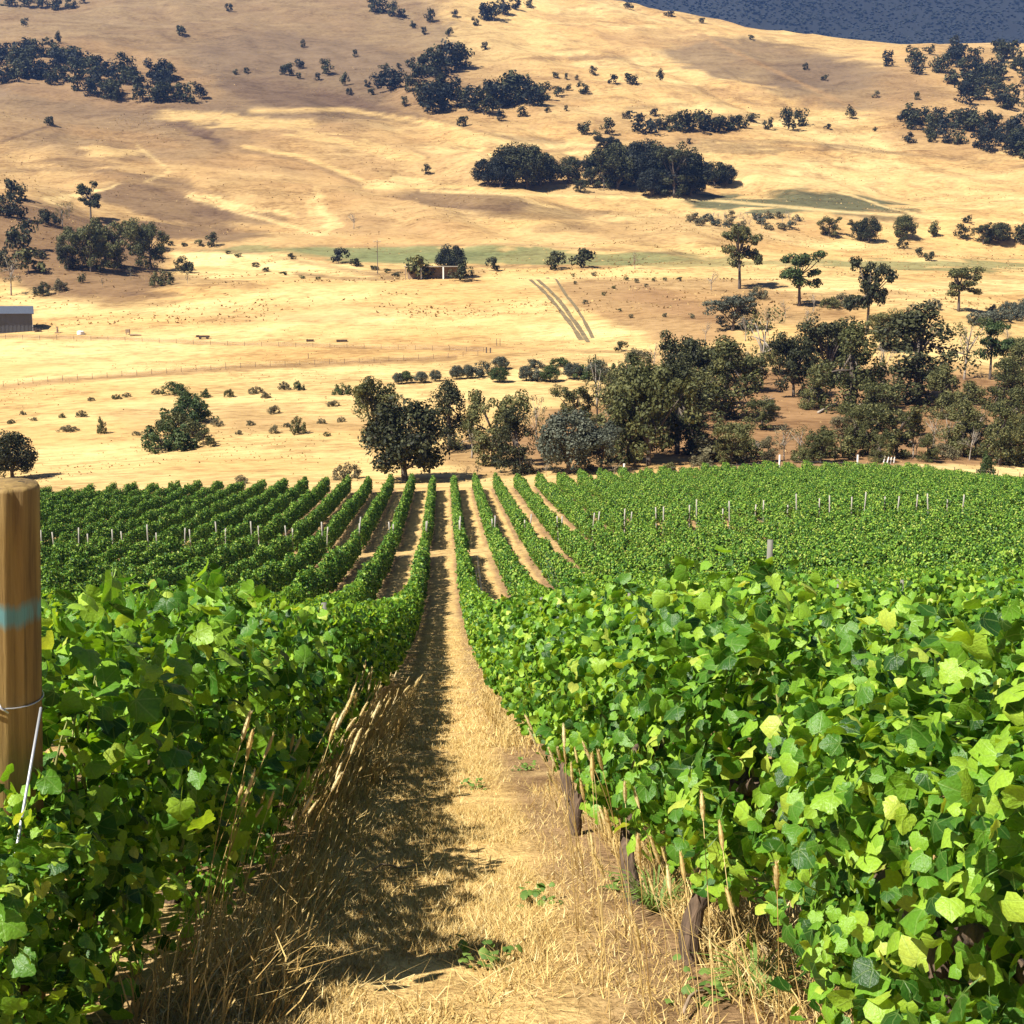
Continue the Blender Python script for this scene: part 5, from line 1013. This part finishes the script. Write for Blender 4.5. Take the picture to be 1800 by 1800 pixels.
# wheel tracks down the pale field
def ribbon(pts, half, mat, lab):
    P = [at(*q)[0] for q in pts]; Q = []
    for a, b in zip(P, P[1:]):
        for t in np.linspace(0, 1, 12, endpoint=False): Q.append(a.lerp(b, t))
    Q.append(P[-1]); V = []
    for i, q in enumerate(Q):
        d = (Q[min(i + 1, len(Q) - 1)] - Q[max(0, i - 1)]); s = Vector((d.y, -d.x, 0)).normalized()
        w_ = half * (.7 + .6 * vnoise(np.array([i * .7]), np.array([pts[0][0] * .1]))[0])
        for k in (-1, 1): x, y = q.x + s.x * w_ * k, q.y + s.y * w_ * k; V.append((x, y, h1(x, y) + .04))
    return tag(obj('wheel_track', mesh('wheel_track', V, [[(2 * i, 2 * i + 1, 2 * i + 3, 2 * i + 2) for i in range(len(Q) - 1)]], mat)), lab, None, None, 'structure')
M['trackdirt'] = simple_mat('track_dirt', (.15, .11, .05), .4, .8, .95)
ribbon([(932, 492), (965, 522), (1000, 565), (1022, 598)], .62, M['trackdirt'], 'left dark wheel track down the pale field')
ribbon([(945, 492), (980, 525), (1012, 568), (1034, 602)], .62, M['trackdirt'], 'middle dark wheel track down the pale field')
ribbon([(962, 488), (995, 520), (1025, 560), (1042, 595)], .45, M['trackdirt'], 'right dark wheel track down the pale field')
# fallen pale timber on the bank
for i, (a, b, lab) in enumerate((((1438, 728), (1475, 712), 'pale fallen log lying on the brown bank'), ((1500, 718), (1545, 708), 'long thin fallen trunk beside the narrow dark tree'), ((1330, 712), (1362, 705), 'short fallen branch on the open brown bank'))):
    A = at(*a)[0]; Bq = at(*b)[0]; mb = MB(); mb.tube([A + Vector((0, 0, .2)), A.lerp(Bq, .5) + Vector((0, 0, .4)), Bq + Vector((0, 0, .5))], [.22, .17, .07], 7)
    for t in (.4, .65): c0 = A.lerp(Bq, t) + Vector((0, 0, .35)); mb.tube([c0, c0 + Vector((.5, -.6, 1.0))], [.07, .02], 5)
    tag(build(mb, 'fallen_log', M['pale_bark'], smooth=True), lab, 'fallen trunk')

# ------------------------------------------------------------------ haze
hz = MB().box((100, 1450, 400), (5600, 4000, 1180)).mesh('haze', [])
hm, n, l, b = new_mat('haze_air'); n.remove(b)
pv = n.new('ShaderNodeVolumePrincipled'); pv.inputs['Color'].default_value = (.22, .42, 1, 1); pv.inputs['Density'].default_value = .0001; pv.inputs['Anisotropy'].default_value = .2
l.new(pv.outputs[0], n['Material Output'].inputs['Volume']); hz.materials.append(hm)
tag(obj('haze', hz), 'thin blue air over the whole valley', None, None, 'stuff')
